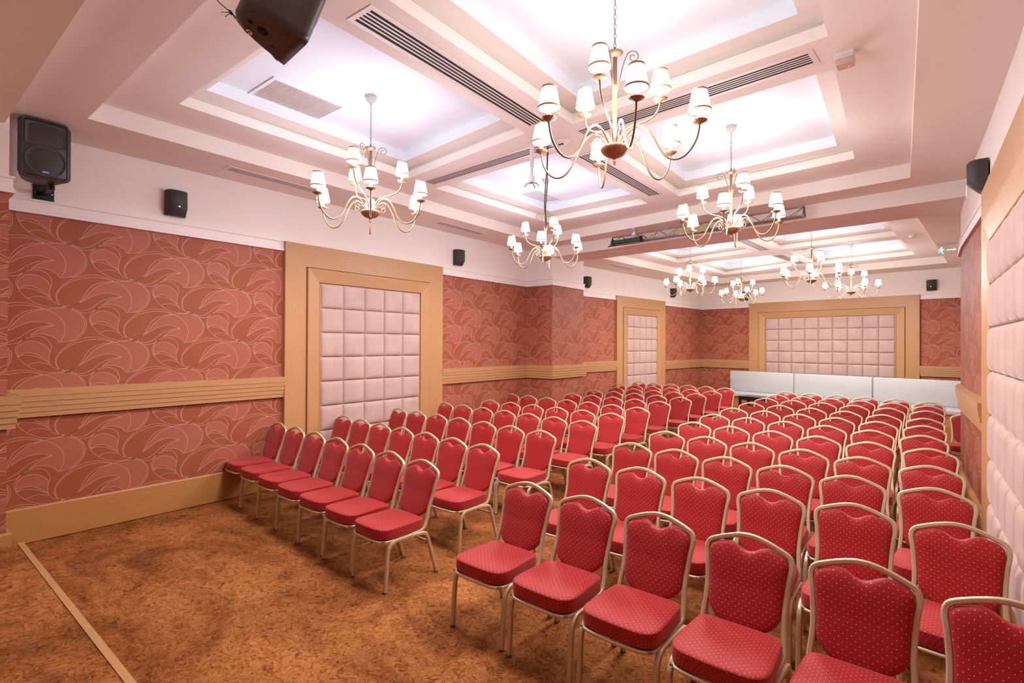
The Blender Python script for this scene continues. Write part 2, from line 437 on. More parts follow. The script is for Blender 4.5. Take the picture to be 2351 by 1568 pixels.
acc = 0.0
for a, b in zip(RIGHT[2:-1], RIGHT[3:]):
    L = math.hypot(a[0]-b[0], a[1]-b[1])
    wall_piece(mb, a, b, (-1, 0), top=Z0, phase=0.2-acc)
    acc += L
struct(mb.build('wall_right'))
mb = MB(); wall_piece(mb, BACK[0], BACK[1], (0, 1), top=Z0, pattern=False); struct(mb.build('wall_near'))

# floor and stage
mb = MB()
mb.face([(-7, 0.6, 0), (1.4, 0.6, 0), (1.4, 18.2, 0), (-7, 18.2, 0)], 'carpet')
struct(mb.build('floor'))
mb = MB()
mb.face([(-5.9, -4.2, ST), (0.55, -4.2, ST), (0.55, 0.80, ST), (-5.9, 0.80, ST)], 'carpet')
struct(mb.build('floor_stage'))
mb = MB()
mb.box((-5.74, 0.795, 0.0), (0.49, 0.832, ST+0.004), 'wood')
struct(mb.build('trim_1'))

# ------------------------------------------------------------------ mouldings
def offset_path(path, d, side):
    out = []; n = len(path)
    for i, p in enumerate(path):
        ds = []
        if i > 0: ds.append(((p[0]-path[i-1][0]), (p[1]-path[i-1][1])))
        if i < n-1: ds.append(((path[i+1][0]-p[0]), (path[i+1][1]-p[1])))
        ns = []
        for dx, dy in ds:
            l = math.hypot(dx, dy); ns.append((dy/l*side, -dx/l*side))
        if len(ns) == 1: k = ns[0]; out.append((p[0]+k[0]*d, p[1]+k[1]*d))
        else:
            sx, sy = ns[0][0]+ns[1][0], ns[0][1]+ns[1][1]; q = (sx*sx+sy*sy)
            f = 2/q; out.append((p[0]+sx*d*f, p[1]+sy*d*f))
    return out
def moulding(name, path, prof, m, side=1, ks=None):
    mb = MB(); offs = {}
    cols = []
    for d, z in prof:
        o = offset_path(path, d, side)
        if ks: o = [(path[i][0]+(o[i][0]-path[i][0])*ks[i], path[i][1]+(o[i][1]-path[i][1])*ks[i]) for i in range(len(path))]
        cols.append([(x, y, z) for x, y in o])
    run = [0.0]
    for a, b in zip(path, path[1:]): run.append(run[-1]+math.hypot(a[0]-b[0], a[1]-b[1]))
    acc = [0.0]
    for a, b in zip(prof, prof[1:]): acc.append(acc[-1]+math.hypot(a[0]-b[0], a[1]-b[1]))
    for j in range(len(prof)-1):
        for i in range(len(path)-1):
            mb.face([cols[j][i], cols[j][i+1], cols[j+1][i+1], cols[j+1][i]], m,
                    [(run[i], acc[j]), (run[i+1], acc[j]), (run[i+1], acc[j+1]), (run[i], acc[j+1])])
    for e in (0, -1): mb.face([c[e] for c in cols], m)
    return struct(mb.build(name))
RAIL = [(0, 3.20), (0.032, 3.20), (0.032, 3.185), (0.022, 3.178), (0.022, 3.105), (0.032, 3.098), (0.032, 3.066), (0, 3.066)]
def dado(dz=0.0):
    return [(0, 1.435+dz), (0.075, 1.435+dz), (0.075, 1.368+dz), (0.069, 1.364+dz), (0.069, 1.318+dz), (0.061, 1.314+dz), (0.061, 1.268+dz), (0.053, 1.264+dz), (0.053, 1.218+dz), (0.045, 1.214+dz), (0.045, 1.172+dz), (0, 1.172+dz)]
BASE = [(0, 0.337), (0.026, 0.337), (0.032, 0.325), (0.032, 0.012), (0.02, 0.0), (0, 0.0)]
def on_line(a, b, y): t = (y-a[1])/(b[1]-a[1]); return (a[0]+(b[0]-a[0])*t, y)
def on_linex(a, b, x): t = (x-a[0])/(b[0]-a[0]); return (x, a[1]+(b[1]-a[1])*t)
pa, pb = (-6.5, 3.395), (-6.5, 6.205)
qa, qb = on_line(LEFT[6], LEFT[7], 12.57), on_line(LEFT[6], LEFT[7], 15.2)
fa, fb = on_linex(FAR[0], FAR[1], -4.27), on_linex(FAR[0], FAR[1], -0.01)
seg_near = [LEFT[0], LEFT[1], LEFT[2], pa]
seg_mid = [pb, LEFT[3], LEFT[4], LEFT[5], LEFT[6], qa]
seg_cor = [qb, LEFT[7], fa]
seg_far = [fb, FAR[1]]
k = 2
for seg in (seg_near, seg_mid, seg_cor, seg_far):
    moulding('trim_%d' % k, seg, RAIL, 'whitewood'); k += 1
for seg, dz in ((seg_near, 0), (seg_mid, 0.0), (seg_cor, -0.05), (seg_far, -0.08)):
    moulding('trim_%d' % k, seg, dado(dz), 'wood'); k += 1
for nm, seg in (('baseboard_left', seg_near), ('baseboard_left_middle', seg_mid), ('baseboard_far', seg_cor), ('baseboard_far_right', seg_far)):
    moulding(nm, seg, BASE, 'wood_base')
rr_ = [(0.42, 9.15), (0.41, 8.3), (0.44, 7.2), (0.465, 6.4), on_line(RIGHT[5], RIGHT[6], 5.97)]
moulding('trim_%d' % k, rr_, RAIL, 'whitewood'); k += 1
rd = [(0.42, 9.0), (0.41, 8.75), (0.41, 8.3), (0.42, 7.7), (0.44, 7.2), (0.465, 6.4), on_line(RIGHT[5], RIGHT[6], 5.97)]
moulding('trim_%d' % k, rd, [(d*1.2, z) for d, z in dado(-0.055)], 'wood', ks=[0.02, 0.5, 0.9, 1, 1, 1, 1]); k += 1
moulding('baseboard_right', rr_, [(d*1.3, z) for d, z in BASE], 'wood_base')

# ------------------------------------------------------------------ ceiling
def sub(a, b): return (a[0]-b[0], a[1]-b[1])
def inset(Q, d):
    """shrinks (d>0) a quad given counter-clockwise or clockwise about its centre by distance d"""
    c = (sum(p[0] for p in Q)/4, sum(p[1] for p in Q)/4); out = []
    for i in range(4):
        p = Q[i]; L = []
        for a, b in ((Q[i-1], Q[i]), (Q[i], Q[(i+1) % 4])):
            t = sub(b, a); l = math.hypot(*t); n = (-t[1]/l, t[0]/l)
            if n[0]*(c[0]-a[0])+n[1]*(c[1]-a[1]) < 0: n = (-n[0], -n[1])
            L.append(((a[0]+n[0]*d, a[1]+n[1]*d), t))
        (p1, t1), (p2, t2) = L
        den = t1[0]*t2[1]-t1[1]*t2[0]; w = sub(p2, p1); s = (w[0]*t2[1]-w[1]*t2[0])/den
        out.append((p1[0]+t1[0]*s, p1[1]+t1[1]*s))
    return out
import bmesh
def plane_with_holes(mb, outer, holes, z, m):
    bm = bmesh.new()
    for loop in [outer]+holes:
        vs = [bm.verts.new((x, y, z)) for x, y in loop]
        for i in range(len(vs)): bm.edges.new((vs[i-1], vs[i]))
    r = bmesh.ops.triangle_fill(bm, use_beauty=True, use_dissolve=False, edges=bm.edges[:], normal=(0, 0, -1))
    for f in bm.faces: mb.face([v.co.copy() for v in f.verts], m)
    bm.free()
def ring(mb, Q, za, zb, m):
    for i in range(4):
        a, b = Q[i-1], Q[i]
        mb.face([(a[0], a[1], za), (b[0], b[1], za), (b[0], b[1], zb), (a[0], a[1], zb)], m)
def band(mb, Q, R, z, m):
    for i in range(4):
        mb.face([(*Q[i-1], z), (*Q[i], z), (*R[i], z), (*R[i-1], z)], m)
def coffer(mb, Q):
    lip = Q; ring(mb, lip, Z1, Z1+0.095, 'ceiling')
    out = inset(Q, -0.05); band(mb, lip, out, Z1+0.095, 'ceiling')
    ring(mb, out, Z1+0.095, Z2, 'ceiling')
    inn = inset(Q, 0.16)
    plane_with_holes(mb, out, [inn], Z2, 'ceiling')
    ring(mb, inn, Z2, Z3, 'coffer')
    mb.face([(*p, Z3) for p in inn], 'coffer')
OUT1 = [(-5.70, 1.214), (-5.735, 8.226), (-0.096, 7.54), (0.05, 1.20)]
A_ = [(-5.17, 1.74), (-5.18, 4.35), (-3.115, 4.13), (-3.06, 1.78)]
B_ = [(-2.57, 1.78), (-2.63, 4.24), (-0.50, 4.10), (-0.47, 1.80)]
C_ = [(-5.195, 4.86), (-5.09, 7.43), (-3.21, 7.31), (-3.155, 4.77)]
D_ = [(-2.66, 4.74), (-2.71, 7.23), (-0.589, 6.98), (-0.517, 4.62)]
OUT2 = [(-5.72, 9.9), (-5.0, 16.93), (0.49, 15.81), (-0.05, 9.8)]
E_ = [(-5.1, 10.35), (-4.9, 13.06), (-2.96, 12.60), (-3.1, 10.25)]
F_ = [(-4.78, 13.52), (-4.62, 16.2), (-2.60, 15.35), (-2.78, 13.28)]
G_ = [(-2.62, 10.2), (-2.43, 12.62), (-0.37, 12.35), (-0.5, 10.1)]
H_ = [(-2.35, 13.03), (-2.2, 15.65), (-0.1, 15.18), (-0.32, 12.85)]
mb = MB()
beamN = [(-5.75, 0.69), (0.50, 0.69)]
bf = [(-5.84, 8.64), (0.415, 7.99)]; bb = [(-5.84, 9.43), (0.42, 8.90)]
plane_with_holes(mb, [(-6.5, 0.69), (-6.5, 8.71), bf[0], bf[1], (0.52, 7.99), (0.52, 0.69)], [OUT1], Z0, 'ceiling')
ring(mb, OUT1, Z0, Z1, 'ceiling')
plane_with_holes(mb, OUT1, [A_, B_, C_, D_], Z1, 'ceiling')
for q in (A_, B_, C_, D_): coffer(mb, q)
# near beam
mb.face([(-5.75, -4.2, ZB), (0.5, -4.2, ZB), (0.5, 0.70, ZB), (-5.75, 0.70, ZB)], 'ceiling')
mb.face([(-5.75, 0.70, ZB), (0.52, 0.70, ZB), (0.52, 0.70, Z0), (-5.75, 0.70, Z0)], 'ceiling')
# cross beam
mb.face([(*bf[0], ZB), (*bf[1], ZB), (*bf[1], Z0), (*bf[0], Z0)], 'ceiling')
mb.face([(*bf[0], ZB), (*bf[1], ZB), (*bb[1], ZB), (*bb[0], ZB)], 'ceiling')
mb.face([(*bb[0], ZB), (*bb[1], ZB), (*bb[1], Z0), (*bb[0], Z0)], 'ceiling')
plane_with_holes(mb, [(-6.75, 9.4), (-6.75, 17.9), (1.2, 17.9), (1.2, 8.85), bb[1], bb[0]], [OUT2], Z0, 'ceiling')
ring(mb, OUT2, Z0, Z1, 'ceiling')
plane_with_holes(mb, OUT2, [E_, F_, G_, H_], Z1, 'ceiling')
for q in (E_, F_, G_, H_): coffer(mb, q)
struct(mb.build('ceiling'))

# ------------------------------------------------------------------ vents
def vent(P, Q, w, z, label, nslot=5, group='slot vents in the ceiling'):
    L = math.hypot(Q[0]-P[0], Q[1]-P[1]); a = math.atan2(Q[1]-P[1], Q[0]-P[0])
    t = empty('ceiling_vent', ((P[0]+Q[0])/2, (P[1]+Q[1])/2, z), a, label, 'vent', group)
    b = MB(); b.box((-L/2+0.03, -w/2+0.03, -0.002), (L/2-0.03, w/2-0.03, 0.004), 'slot'); b.build('backing', t)
    b = MB(); f = 0.036
    for lo, hi in (((-L/2, -w/2), (L/2, -w/2+f)), ((-L/2, w/2-f), (L/2, w/2)), ((-L/2, -w/2+f), (-L/2+f, w/2-f)), ((L/2-f, -w/2+f), (L/2, w/2-f))):
        b.box((*lo, -0.005), (*hi, 0.004), 'vent')
    b.build('frame', t)
    inner = w-2*f; pitch = inner/nslot
    for i in range(1, nslot):
        y = -inner/2+i*pitch; b = MB(); b.box((-L/2+f, y-pitch*0.20, -0.0036), (L/2-f, y+pitch*0.20, -0.0022), 'vent'); b.build('slat', t)
    return t
vent((-2.82, 1.96), (-2.885, 4.05), 0.25, Z1, 'longest slot vent running away from the camera between the two nearest coffers', 5)
vent((-5.12, 4.635), (-3.05, 4.535), 0.21, Z1, 'slot vent crossing the beam between the left coffers, behind the left chandelier', 5)
vent((-2.70, 4.49), (-0.60, 4.33), 0.24, Z1, 'slot vent across the beam between the right coffers, behind the nearest chandelier', 5)
vent((-2.95, 4.97), (-2.95, 7.00), 0.22, Z1, 'slot vent between the middle coffers, running toward the truss', 5)
vent((-6.06, 2.50), (-6.09, 3.72), 0.19, Z0, 'slot vent in the lowered ceiling edge above the small speaker, left wall', 5)
vent((-6.08, 5.70), (-6.11, 6.84), 0.19, Z0, 'slot vent in the lowered ceiling edge above the big padded panel, left wall', 5)
vent((-5.95, 11.3), (-5.86, 12.45), 0.19, Z0, 'slot vent in the lowered ceiling edge beyond the truss, left side', 5)
vent((-2.83, 10.95), (-2.72, 12.55), 0.25, Z1, 'slot vent between the nearer coffers of the far ceiling', 6)
vent((-2.64, 13.35), (-2.42, 15.2), 0.25, Z1, 'slot vent between the farthest coffers at the back', 6)
vent((-2.25, 12.83), (-0.45, 12.6), 0.16, Z1, 'slot vent across the far ceiling near the exit sign', 4)

def louvre(Q, z, label, m, n, name):
    cx = sum(p[0] for p in Q)/4; cy = sum(p[1] for p in Q)/4
    t = empty(name, (cx, cy, z), 0, label, 'ceiling panel')
    X0, X1 = min(p[0] for p in Q)-cx, max(p[0] for p in Q)-cx; Y0, Y1 = min(p[1] for p in Q)-cy, max(p[1] for p in Q)-cy
    b = MB(); b.box((X0, Y0, -0.006), (X1, Y1, -0.001), m); b.build('plate', t)
    b = MB(); f = 0.03
    for lo, hi in (((X0-f, Y0-f), (X1+f, Y0)), ((X0-f, Y1), (X1+f, Y1+f)), ((X0-f, Y0), (X0, Y1)), ((X1, Y0), (X1+f, Y1))):
        b.box((*lo, -0.014), (*hi, -0.001), 'coffer')
    b.build('frame', t)
    if n:
        b = MB(); p = (Y1-Y0)/n
        for i in range(n): b.box((X0, Y0+i*p, -0.011), (X1, Y0+i*p+p*0.42, -0.005), 'vent')
        b.build('louvres', t)
louvre([(-5.0, 2.30), (-4.55, 2.30), (-4.55, 2.98), (-5.0, 2.98)], Z3, 'fine louvred return air grille beside the left chandelier canopy', 'mesh_grey', 46, 'air_grille')
louvre([(-5.05, 6.45), (-4.62, 6.45), (-4.62, 7.1), (-5.05, 7.1)], Z3, 'plain grey access panel behind the middle chandelier', 'panel_grey', 0, 'ceiling_access_cover')
t = empty('access_hatch', (-4.45, 9.02, ZB), -0.07, 'shallow framed hatch under the cross beam, left of the truss', 'ceiling panel')
b = MB(); b.box((-0.30, -0.2, -0.004), (0.30, 0.2, -0.001), 'ceiling'); b.build('hatch_plate', t)
b = MB()
for lo, hi in (((-0.33, -0.23), (0.33, -0.2)), ((-0.33, 0.2), (0.33, 0.23)), ((-0.33, -0.2), (-0.30, 0.2)), ((0.30, -0.2), (0.33, 0.2))): b.box((*lo, -0.010), (*hi, -0.001), 'vent')
b.build('frame', t)

# ------------------------------------------------------------------ padded wall panels
def uv_len(seglen, a): return seglen
def panel(loc, rz, W_, ncol, label, d0=0.0):
    H = 3.19; bo, bi = 0.31, 0.52
    t = empty('padded_wall_panel', (loc[0], loc[1], 0), rz, label, 'wall panel', 'padded panels in oak frames')
    def uframe(name, prof, m='wood'):
        b = MB(); run = 0
        acc = [0.0]
        for p, q in zip(prof, prof[1:]): acc.append(acc[-1]+math.hypot(p[0]-q[0], p[1]-q[1]))
        def pts(a, p): return [(a, -p, 0.0), (a, -p, H-a), (W_-a, -p, H-a), (W_-a, -p, 0.0)]
        for j in range(len(prof)-1):
            P = pts(*prof[j]); Q = pts(*prof[j+1])
            for i in range(3):
                ln = (H, W_, H)[i]; off = i*7.3
                b.face([P[i], P[i+1], Q[i+1], Q[i]], m, [(off, acc[j]), (off+ln, acc[j]), (off+ln, acc[j+1]), (off, acc[j+1])])
        return b.build(name, t)
    uframe('frame', [(0.0, 0.001), (0.0, 0.062), (0.006, 0.068), (bo-0.014, 0.060), (bo-0.008, 0.055), (bo-0.008, 0.012), (bo, 0.012)])
    uframe('casing', [(bo, 0.012), (bo, 0.078), (bo+0.008, 0.084), (bo+0.03, 0.082), (bi-0.034, 0.060), (bi-0.028, 0.055), (bi-0.028, 0.028), (bi-0.018, 0.028), (bi-0.018, 0.045), (bi, 0.045), (bi, 0.02)])
    zt, zb = H-bi+0.02, 0.33
    x0, x1 = bi-0.004, W_-bi+0.004
    b = MB(); b.box((x0, -0.034, 0.0), (x1, -0.012, H-bi+0.01), 'wood_base'); b.box((x0, -0.05, 0), (x1, -0.034, zb), 'wood'); b.build('plinth', t)
    nr = 7; pw = (x1-x0)/ncol; ph = (zt-zb)/nr
    b = MB(); N = 6
    prof = [0, 0.02, 0.05, 0.10, 0.18, 0.32, 0.5, 0.68, 0.82, 0.90, 0.95, 0.98, 1.0]
    for c in range(ncol):
        for r in range(nr):
            rows = []; uvs = []
            for i in prof:
                row = []; ur = []
                for j in prof:
                    e = lambda s: max(0.0, 1-abs(2*s-1)**6)**0.5
                    hgt = 0.036+0.046*e(i)*e(j)
                    g = 0.0015
                    row.append((x0+c*pw+g+j*(pw-2*g), -hgt, zb+r*ph+g+i*(ph-2*g)))
                    ur.append((c+0.02+j*0.96, r+0.02+i*0.96))
                rows.append(row); uvs.append(ur)
            b.grid(rows, 'velvet', uvs)
    b.build('padding', t)
    return t
panel((-6.5, 3.395), PI/2, 2.81, 5, 'tall padded panel framed in oak on the left wall, nearest the stage')
ang = math.atan2(LEFT[7][1]-LEFT[6][1], LEFT[7][0]-LEFT[6][0])
panel(qa, ang, math.hypot(qb[0]-qa[0], qb[1]-qa[1]), 5, 'padded panel framed in oak on the left wall beyond the pier')
panel(fa, math.atan2(fb[1]-fa[1], fb[0]-fa[0]), math.hypot(fb[0]-fa[0], fb[1]-fa[1]), 9, 'widest padded panel, on the end wall above the white benches')
panel((0.475, 5.97), -PI/2+0.006, 2.81, 5, 'padded panel on the right wall at the edge of the picture')

# ------------------------------------------------------------------ chairs
def tube_prof(r=0.0142, notch=0.0105, n=16):
    return [((notch if i % 4 == 0 else r)*math.cos(2*PI*i/n), (notch if i % 4 == 0 else r)*math.sin(2*PI*i/n)) for i in range(n)]
TP = tube_prof(0.0162, 0.0122); TH = tube_prof(0.0142, 0.0100)
def back_y(z):
    K = [(0.36, 0.05), (0.395, 0.125), (0.51, 0.168), (0.64, 0.212), (0.755, 0.243), (0.81, 0.261), (0.88, 0.272)]
    for (a, ya), (b, yb) in zip(K, K[1:]):
        if z <= b: return ya+(yb-ya)*max(0, (z-a))/(b-a)
    return K[-1][1]
def inflate(mb, outline, ctr, place, thick, m, uvf, rings=(1.0, 0.985, 0.94, 0.86, 0.72, 0.5, 0.25), both=True, edge=0.25, crown=None):
    """a cushion over a closed 2-D outline; place(x,z,off) maps to 3-D, off runs from -1 to 1 through the thickness"""
    n = len(outline)
    def prof(s): return edge+(1-edge)*math.sqrt(max(0, 1-s**6)) if s < 1 else edge
    for sg in ((-1, 1) if both else (-1,)):
        rows = []; uvs = []
        for s in rings:
            row = []; ur = []
            for x, z in outline:
                px, pz = ctr[0]+(x-ctr[0])*s, ctr[1]+(z-ctr[1])*s
                row.append(place(px, pz, sg*thick*prof(s))); ur.append(uvf(px, pz))
            rows.append(row); uvs.append(ur)
        b0 = mb.grid(rows, m, [u+u[:1] for u in uvs] if False else uvs, closed_u=True, flip=(sg > 0))
        cpt = place(ctr[0], ctr[1], sg*thick); last = rows[-1]; ul = uvs[-1]
        for i in range(n):
            j = (i+1) % n
            tri = [last[i], last[j], cpt]; uu = [ul[i], ul[j], uvf(*ctr)]
            if sg > 0: tri.reverse(); uu.reverse()
            mb.face(tri, m, uu, True)
    if both:
        rows = []; uvs = []
        for k in (-1, -0.5, 0.5, 1):
            g = 1.0+0.012*(1-k*k)
            rows.append([place(ctr[0]+(x-ctr[0])*g, ctr[1]+(z-ctr[1])*g, k*thick*prof(1.0)) for x, z in outline])
            uvs.append([uvf(ctr[0]+(x-ctr[0])*(1+(1-k)*thick/max(0.05, math.hypot(x-ctr[0], z-ctr[1]))), ctr[1]+(z-ctr[1])*(1+(1-k)*thick/max(0.05, math.hypot(x-ctr[0], z-ctr[1])))) for x, z in outline])
        mb.grid(rows, m, uvs, closed_u=True, flip=True)

def make_chair():
    t = empty('banquet_chair', (0, 0, 0))
    lx = 0.2145
    # legs and side rails
    for s in (-1, 1):
        x = s*lx
        b = MB(); sweep(b, catmull([(x, -0.272, 0.008), (x, -0.262, 0.15), (x, -0.252, 0.29), (x, -0.236, 0.336), (x, -0.205, 0.362), (x, -0.17, 0.369)], 4), TP, 'champagne'); lg = b.build('leg', t)
        b = MB(); lathe(b, [(0.0, 0), (0.0166, 0), (0.0166, 0.016), (0.0, 0.018)], 'rubber', 12, c=(x, -0.2725, 0.0)); b.build('foot_cap', lg)
        b = MB(); sweep(b, catmull([(x, 0.08, 0.357), (x, 0.112, 0.345), (x, 0.135, 0.31), (x, 0.155, 0.25), (x, 0.195, 0.12), (x, 0.231, 0.008)], 4), TP, 'champagne'); lg = b.build('leg', t)
        b = MB(); lathe(b, [(0.0, 0), (0.0166, 0), (0.0166, 0.016), (0.0, 0.018)], 'rubber', 12, c=(x, 0.232, 0.0)); b.build('foot_cap', lg)
        b = MB(); sweep(b, [(x, -0.171, 0.369), (x, -0.05, 0.368), (x, 0.02, 0.364), (x, 0.082, 0.3565)], TP, 'champagne'); b.build('side_rail', t)
    # back hoop
    side = [(0.195, 0.045, 0.372), (0.197, 0.09, 0.376), (0.197, 0.122, 0.40), (0.193, 0.148, 0.455), (0.187, 0.170, 0.52), (0.187, 0.193, 0.58), (0.191, 0.213, 0.64), (0.198, 0.231, 0.71), (0.206, 0.246, 0.755), (0.204, 0.256, 0.789), (0.188, 0.262, 0.811), (0.150, 0.266, 0.829), (0.10, 0.269, 0.848), (0.045, 0.271, 0.864), (0.0, 0.272, 0.868)]
    full = [(-x, y, z) for x, y, z in side]+[(x, y, z) for x, y, z in reversed(side[:-1])]
    b = MB(); sweep(b, catmull(full, 2), TH, 'champagne', ref=(0, 1, 0)); b.build('back_frame', t)
    # seat rim: thin tube under the cushion
    rim = [(-0.197, 0.05, 0.374), (-0.203, -0.10, 0.374), (-0.205, -0.20, 0.374), (-0.196, -0.255, 0.374), (-0.165, -0.288, 0.374), (-0.10, -0.300, 0.374), (0, -0.304, 0.374)]
    rim = rim+[(-x, y, z) for x, y, z in reversed(rim[:-1])]
    b = MB(); sweep(b, catmull(rim, 3), circle(0.0095, 10), 'champagne')
    b.box((-0.195, 0.04, 0.366), (0.195, 0.058, 0.384), 'champagne'); b.box((-0.2, -0.285, 0.376), (0.2, 0.11, 0.382), 'rubber'); b.build('seat_frame', t)
    b = MB(); b.box((-lx, 0.145, 0.262), (lx, 0.157, 0.278), 'champagne'); b.build('stretcher', t)
    # seat cushion
    half = [(0, -0.302), (0.10, -0.298), (0.165, -0.284), (0.203, -0.245), (0.212, -0.18), (0.208, -0.05), (0.200, 0.06), (0.188, 0.105), (0.150, 0.122), (0.07, 0.126)]
    ol = [(x, y) for x, y in half]+[(0, 0.126)]+[(-x, y) for x, y in reversed(half[1:])]
    ol = [(p.x, p.y) for p in catmull([(x, y, 0) for x, y in ol], 3, True)]
    def seat_place(x, y, o): return (x, y, 0.426+o)
    b = MB(); inflate(b, ol, (0, -0.088), seat_place, 0.048, 'red', lambda x, y: (x, y), edge=0.70); b.build('seat', t)
    # backrest pad
    hb = [(x_, z_ if z_ < 0.6 else 0.6+(z_-0.6)*0.868) for x_, z_ in [(0.0, 0.437), (0.06, 0.441), (0.11, 0.457), (0.15, 0.486), (0.170, 0.525), (0.173, 0.58), (0.177, 0.65), (0.184, 0.72), (0.190, 0.775), (0.186, 0.81), (0.165, 0.833), (0.125, 0.848), (0.090, 0.856), (0.058, 0.846), (0.03, 0.828)]]
    ol = hb+[(0.0, 0.790)]+[(-x, z) for x, z in reversed(hb[1:])]
    ol = [(p.x, p.y) for p in catmull([(x, z, 0) for x, z in ol], 3, True)]
    ctr = (0, 0.635)
    def back_place(x, z, o):
        y = back_y(z); return (x, y+o, z)
    b = MB(); inflate(b, ol, ctr, back_place, 0.030, 'red', lambda x, z: (x, z), edge=0.45); b.build('backrest', t)
    return t
chair0 = make_chair()
index_children()
ORD = ['front', 'second', 'third', 'fourth', 'fifth', 'sixth', 'seventh', 'eighth', 'ninth', 'tenth', 'last']
ROWS_R = [
[(-2.218,2.980),(-1.737,2.946),(-1.185,2.915),(-0.701,2.899),(-0.243,2.868)],
[(-2.258,3.916),(-1.801,3.922),(-1.277,3.911),(-0.793,3.890),(-0.357,3.858)],
[(-2.313,4.851),(-1.815,4.786),(-1.342,4.786),(-0.881,4.739),(-0.442,4.680)],
[(-2.323,5.733),(-1.797,5.699),(-1.324,5.643),(-0.912,5.589),(-0.441,5.531)],
[(-2.296,6.621),(-1.828,6.645),(-1.356,6.582),(-0.864,6.512),(-0.446,6.435)],
[(-2.335,7.615),(-1.853,7.562),(-1.383,7.488),(-0.928,7.446),(-0.491,7.387)],
[(-2.307,8.500),(-1.861,8.530),(-1.390,8.479),(-0.908,8.361),(-0.500,8.233)],
[(-2.308,9.531),(-1.858,9.496),(-1.365,9.377),(-0.906,9.277),(-0.472,9.135)],
[(-2.284,10.499),(-1.844,10.481),(-1.348,10.445),(-0.873,10.259),(-0.446,10.162)],
[(-2.276,11.385),(-1.819,11.326),(-1.302,11.348),(-0.858,11.237),(-0.407,11.078)],
[(-2.267,12.271),(-1.812,12.278),(-1.326,12.212),(-0.864,12.046),(-0.373,11.948)]]
COL_F = [(0.174,2.789),(0.114,3.811),(0.059,4.658),(0.038,5.497),(0.027,6.422),(-0.026,7.318),(-0.025,8.228),(-0.008,9.067),(0.022,10.134),(0.069,10.987),(0.068,11.708)]
ROWS_L = [
[(-6.282,3.239),(-5.818,3.207),(-5.297,3.129),(-4.793,3.099),(-4.362,3.086),(-3.772,3.013),(-3.380,2.989)],
[(-6.235,4.131),(-5.744,4.086),(-5.312,4.033),(-4.800,3.953),(-4.332,3.919),(-3.857,3.880),(-3.436,3.856)],
[(-6.318,5.146),(-5.822,5.091),(-5.320,5.023),(-4.877,5.004),(-4.417,4.954),(-3.913,4.915),(-3.418,4.855)],
[(-6.337,6.152),(-5.885,6.124),(-5.373,6.025),(-4.881,5.992),(-4.422,5.965),(-3.954,5.895),(-3.464,5.858)],
[(-6.026,6.966),(-5.479,6.891),(-4.987,6.846),(-4.511,6.836),(-4.042,6.808),(-3.520,6.763)],
[(-6.454,8.101),(-5.978,8.047),(-5.468,7.947),(-4.998,7.854),(-4.509,7.813),(-4.026,7.750),(-3.547,7.661)],
[(-5.543,8.957),(-5.082,8.941),(-4.615,8.900),(-4.130,8.800),(-3.589,8.696)],
[(-5.604,9.952),(-5.111,9.914),(-4.614,9.830),(-4.093,9.744),(-3.590,9.681)],
[(-5.579,10.919),(-5.064,10.810),(-4.569,10.664),(-4.125,10.644),(-3.596,10.595)],
[(-6.018,11.909),(-5.521,11.810),(-5.014,11.651),(-4.528,11.592),(-4.051,11.479),(-3.556,11.414)],
[(-5.960,12.962),(-5.411,12.766),(-4.992,12.748),(-4.512,12.619),(-4.041,12.514),(-3.576,12.482)]]
first = [True]
def put_chair(x, y, rz, label, group):
    o = chair0 if first[0] else copy_tree(chair0)
    first[0] = False
    o.location = (x, y, 0); o.rotation_euler = (0, 0, rz)
    tag(o, label, 'chair', group)
def even(R, least):
    """evens out the spacing along a row, keeping its middle"""
    n = len(R); mi = (n-1)/2; mx = sum(p[0] for p in R)/n
    p = max(least, sum((i-mi)*(R[i][0]-mx) for i in range(n))/sum((i-mi)**2 for i in range(n)))
    return [(mx-0.006+(i-mi)*p, R[i][1]) for i in range(n)]
def fitrow(R):
    n = len(R); mx = sum(p[0] for p in R)/n; my = sum(p[1] for p in R)/n
    b = sum((p[0]-mx)*(p[1]-my) for p in R)/sum((p[0]-mx)**2 for p in R)
    return my-b*mx, b
DY = 0.262
def seatname(k, n, side):
    names = ['on the centre aisle', 'second from the centre aisle', 'third from the centre aisle', 'fourth from the centre aisle', 'fifth from the centre aisle', 'sixth from the centre aisle', 'seventh from the centre aisle']
    return names[k]
for r, R in enumerate(ROWS_L):
    R = even(R, 0.470)
    a, b = fitrow(R); n = len(R)
    for i, (x, y) in enumerate(R):
        yy = a+b*x; k = n-1-i; rz = math.atan(b)
        put_chair(x+0.012, yy-DY, rz*0.4, 'red dotted banquet chair, left block, %s row, %s' % (ORD[r], seatname(k, n, 'l')), 'banquet chairs of the left block')
LAST = []
for r, R in enumerate(ROWS_R):
    R = even(R, 0.468)
    a, b = fitrow(R); LAST.append(R[-1][0])
    for i, (x, y) in enumerate(R):
        yy = a+b*x
        put_chair(x+0.012, yy-DY, math.atan(b)*0.4, 'red dotted banquet chair, right block, %s row, %s' % (ORD[r], seatname(i, 5, 'r')), 'banquet chairs of the right block')
for r, (x, y) in enumerate(COL_F):
    x = max(x, LAST[r]+0.478)
    put_chair(x+0.012, y-DY, (-0.08, -0.06, -0.05, -0.03, -0.04, -0.02, -0.05, -0.04, -0.06, -0.05, -0.05)[r], 'red dotted banquet chair in the single file along the right wall, %s row' % ORD[r], 'banquet chairs along the right wall')
put_chair(0.545, 9.84, -0.05, 'lone red banquet chair half hidden behind the end of the right wall', 'stray banquet chair')

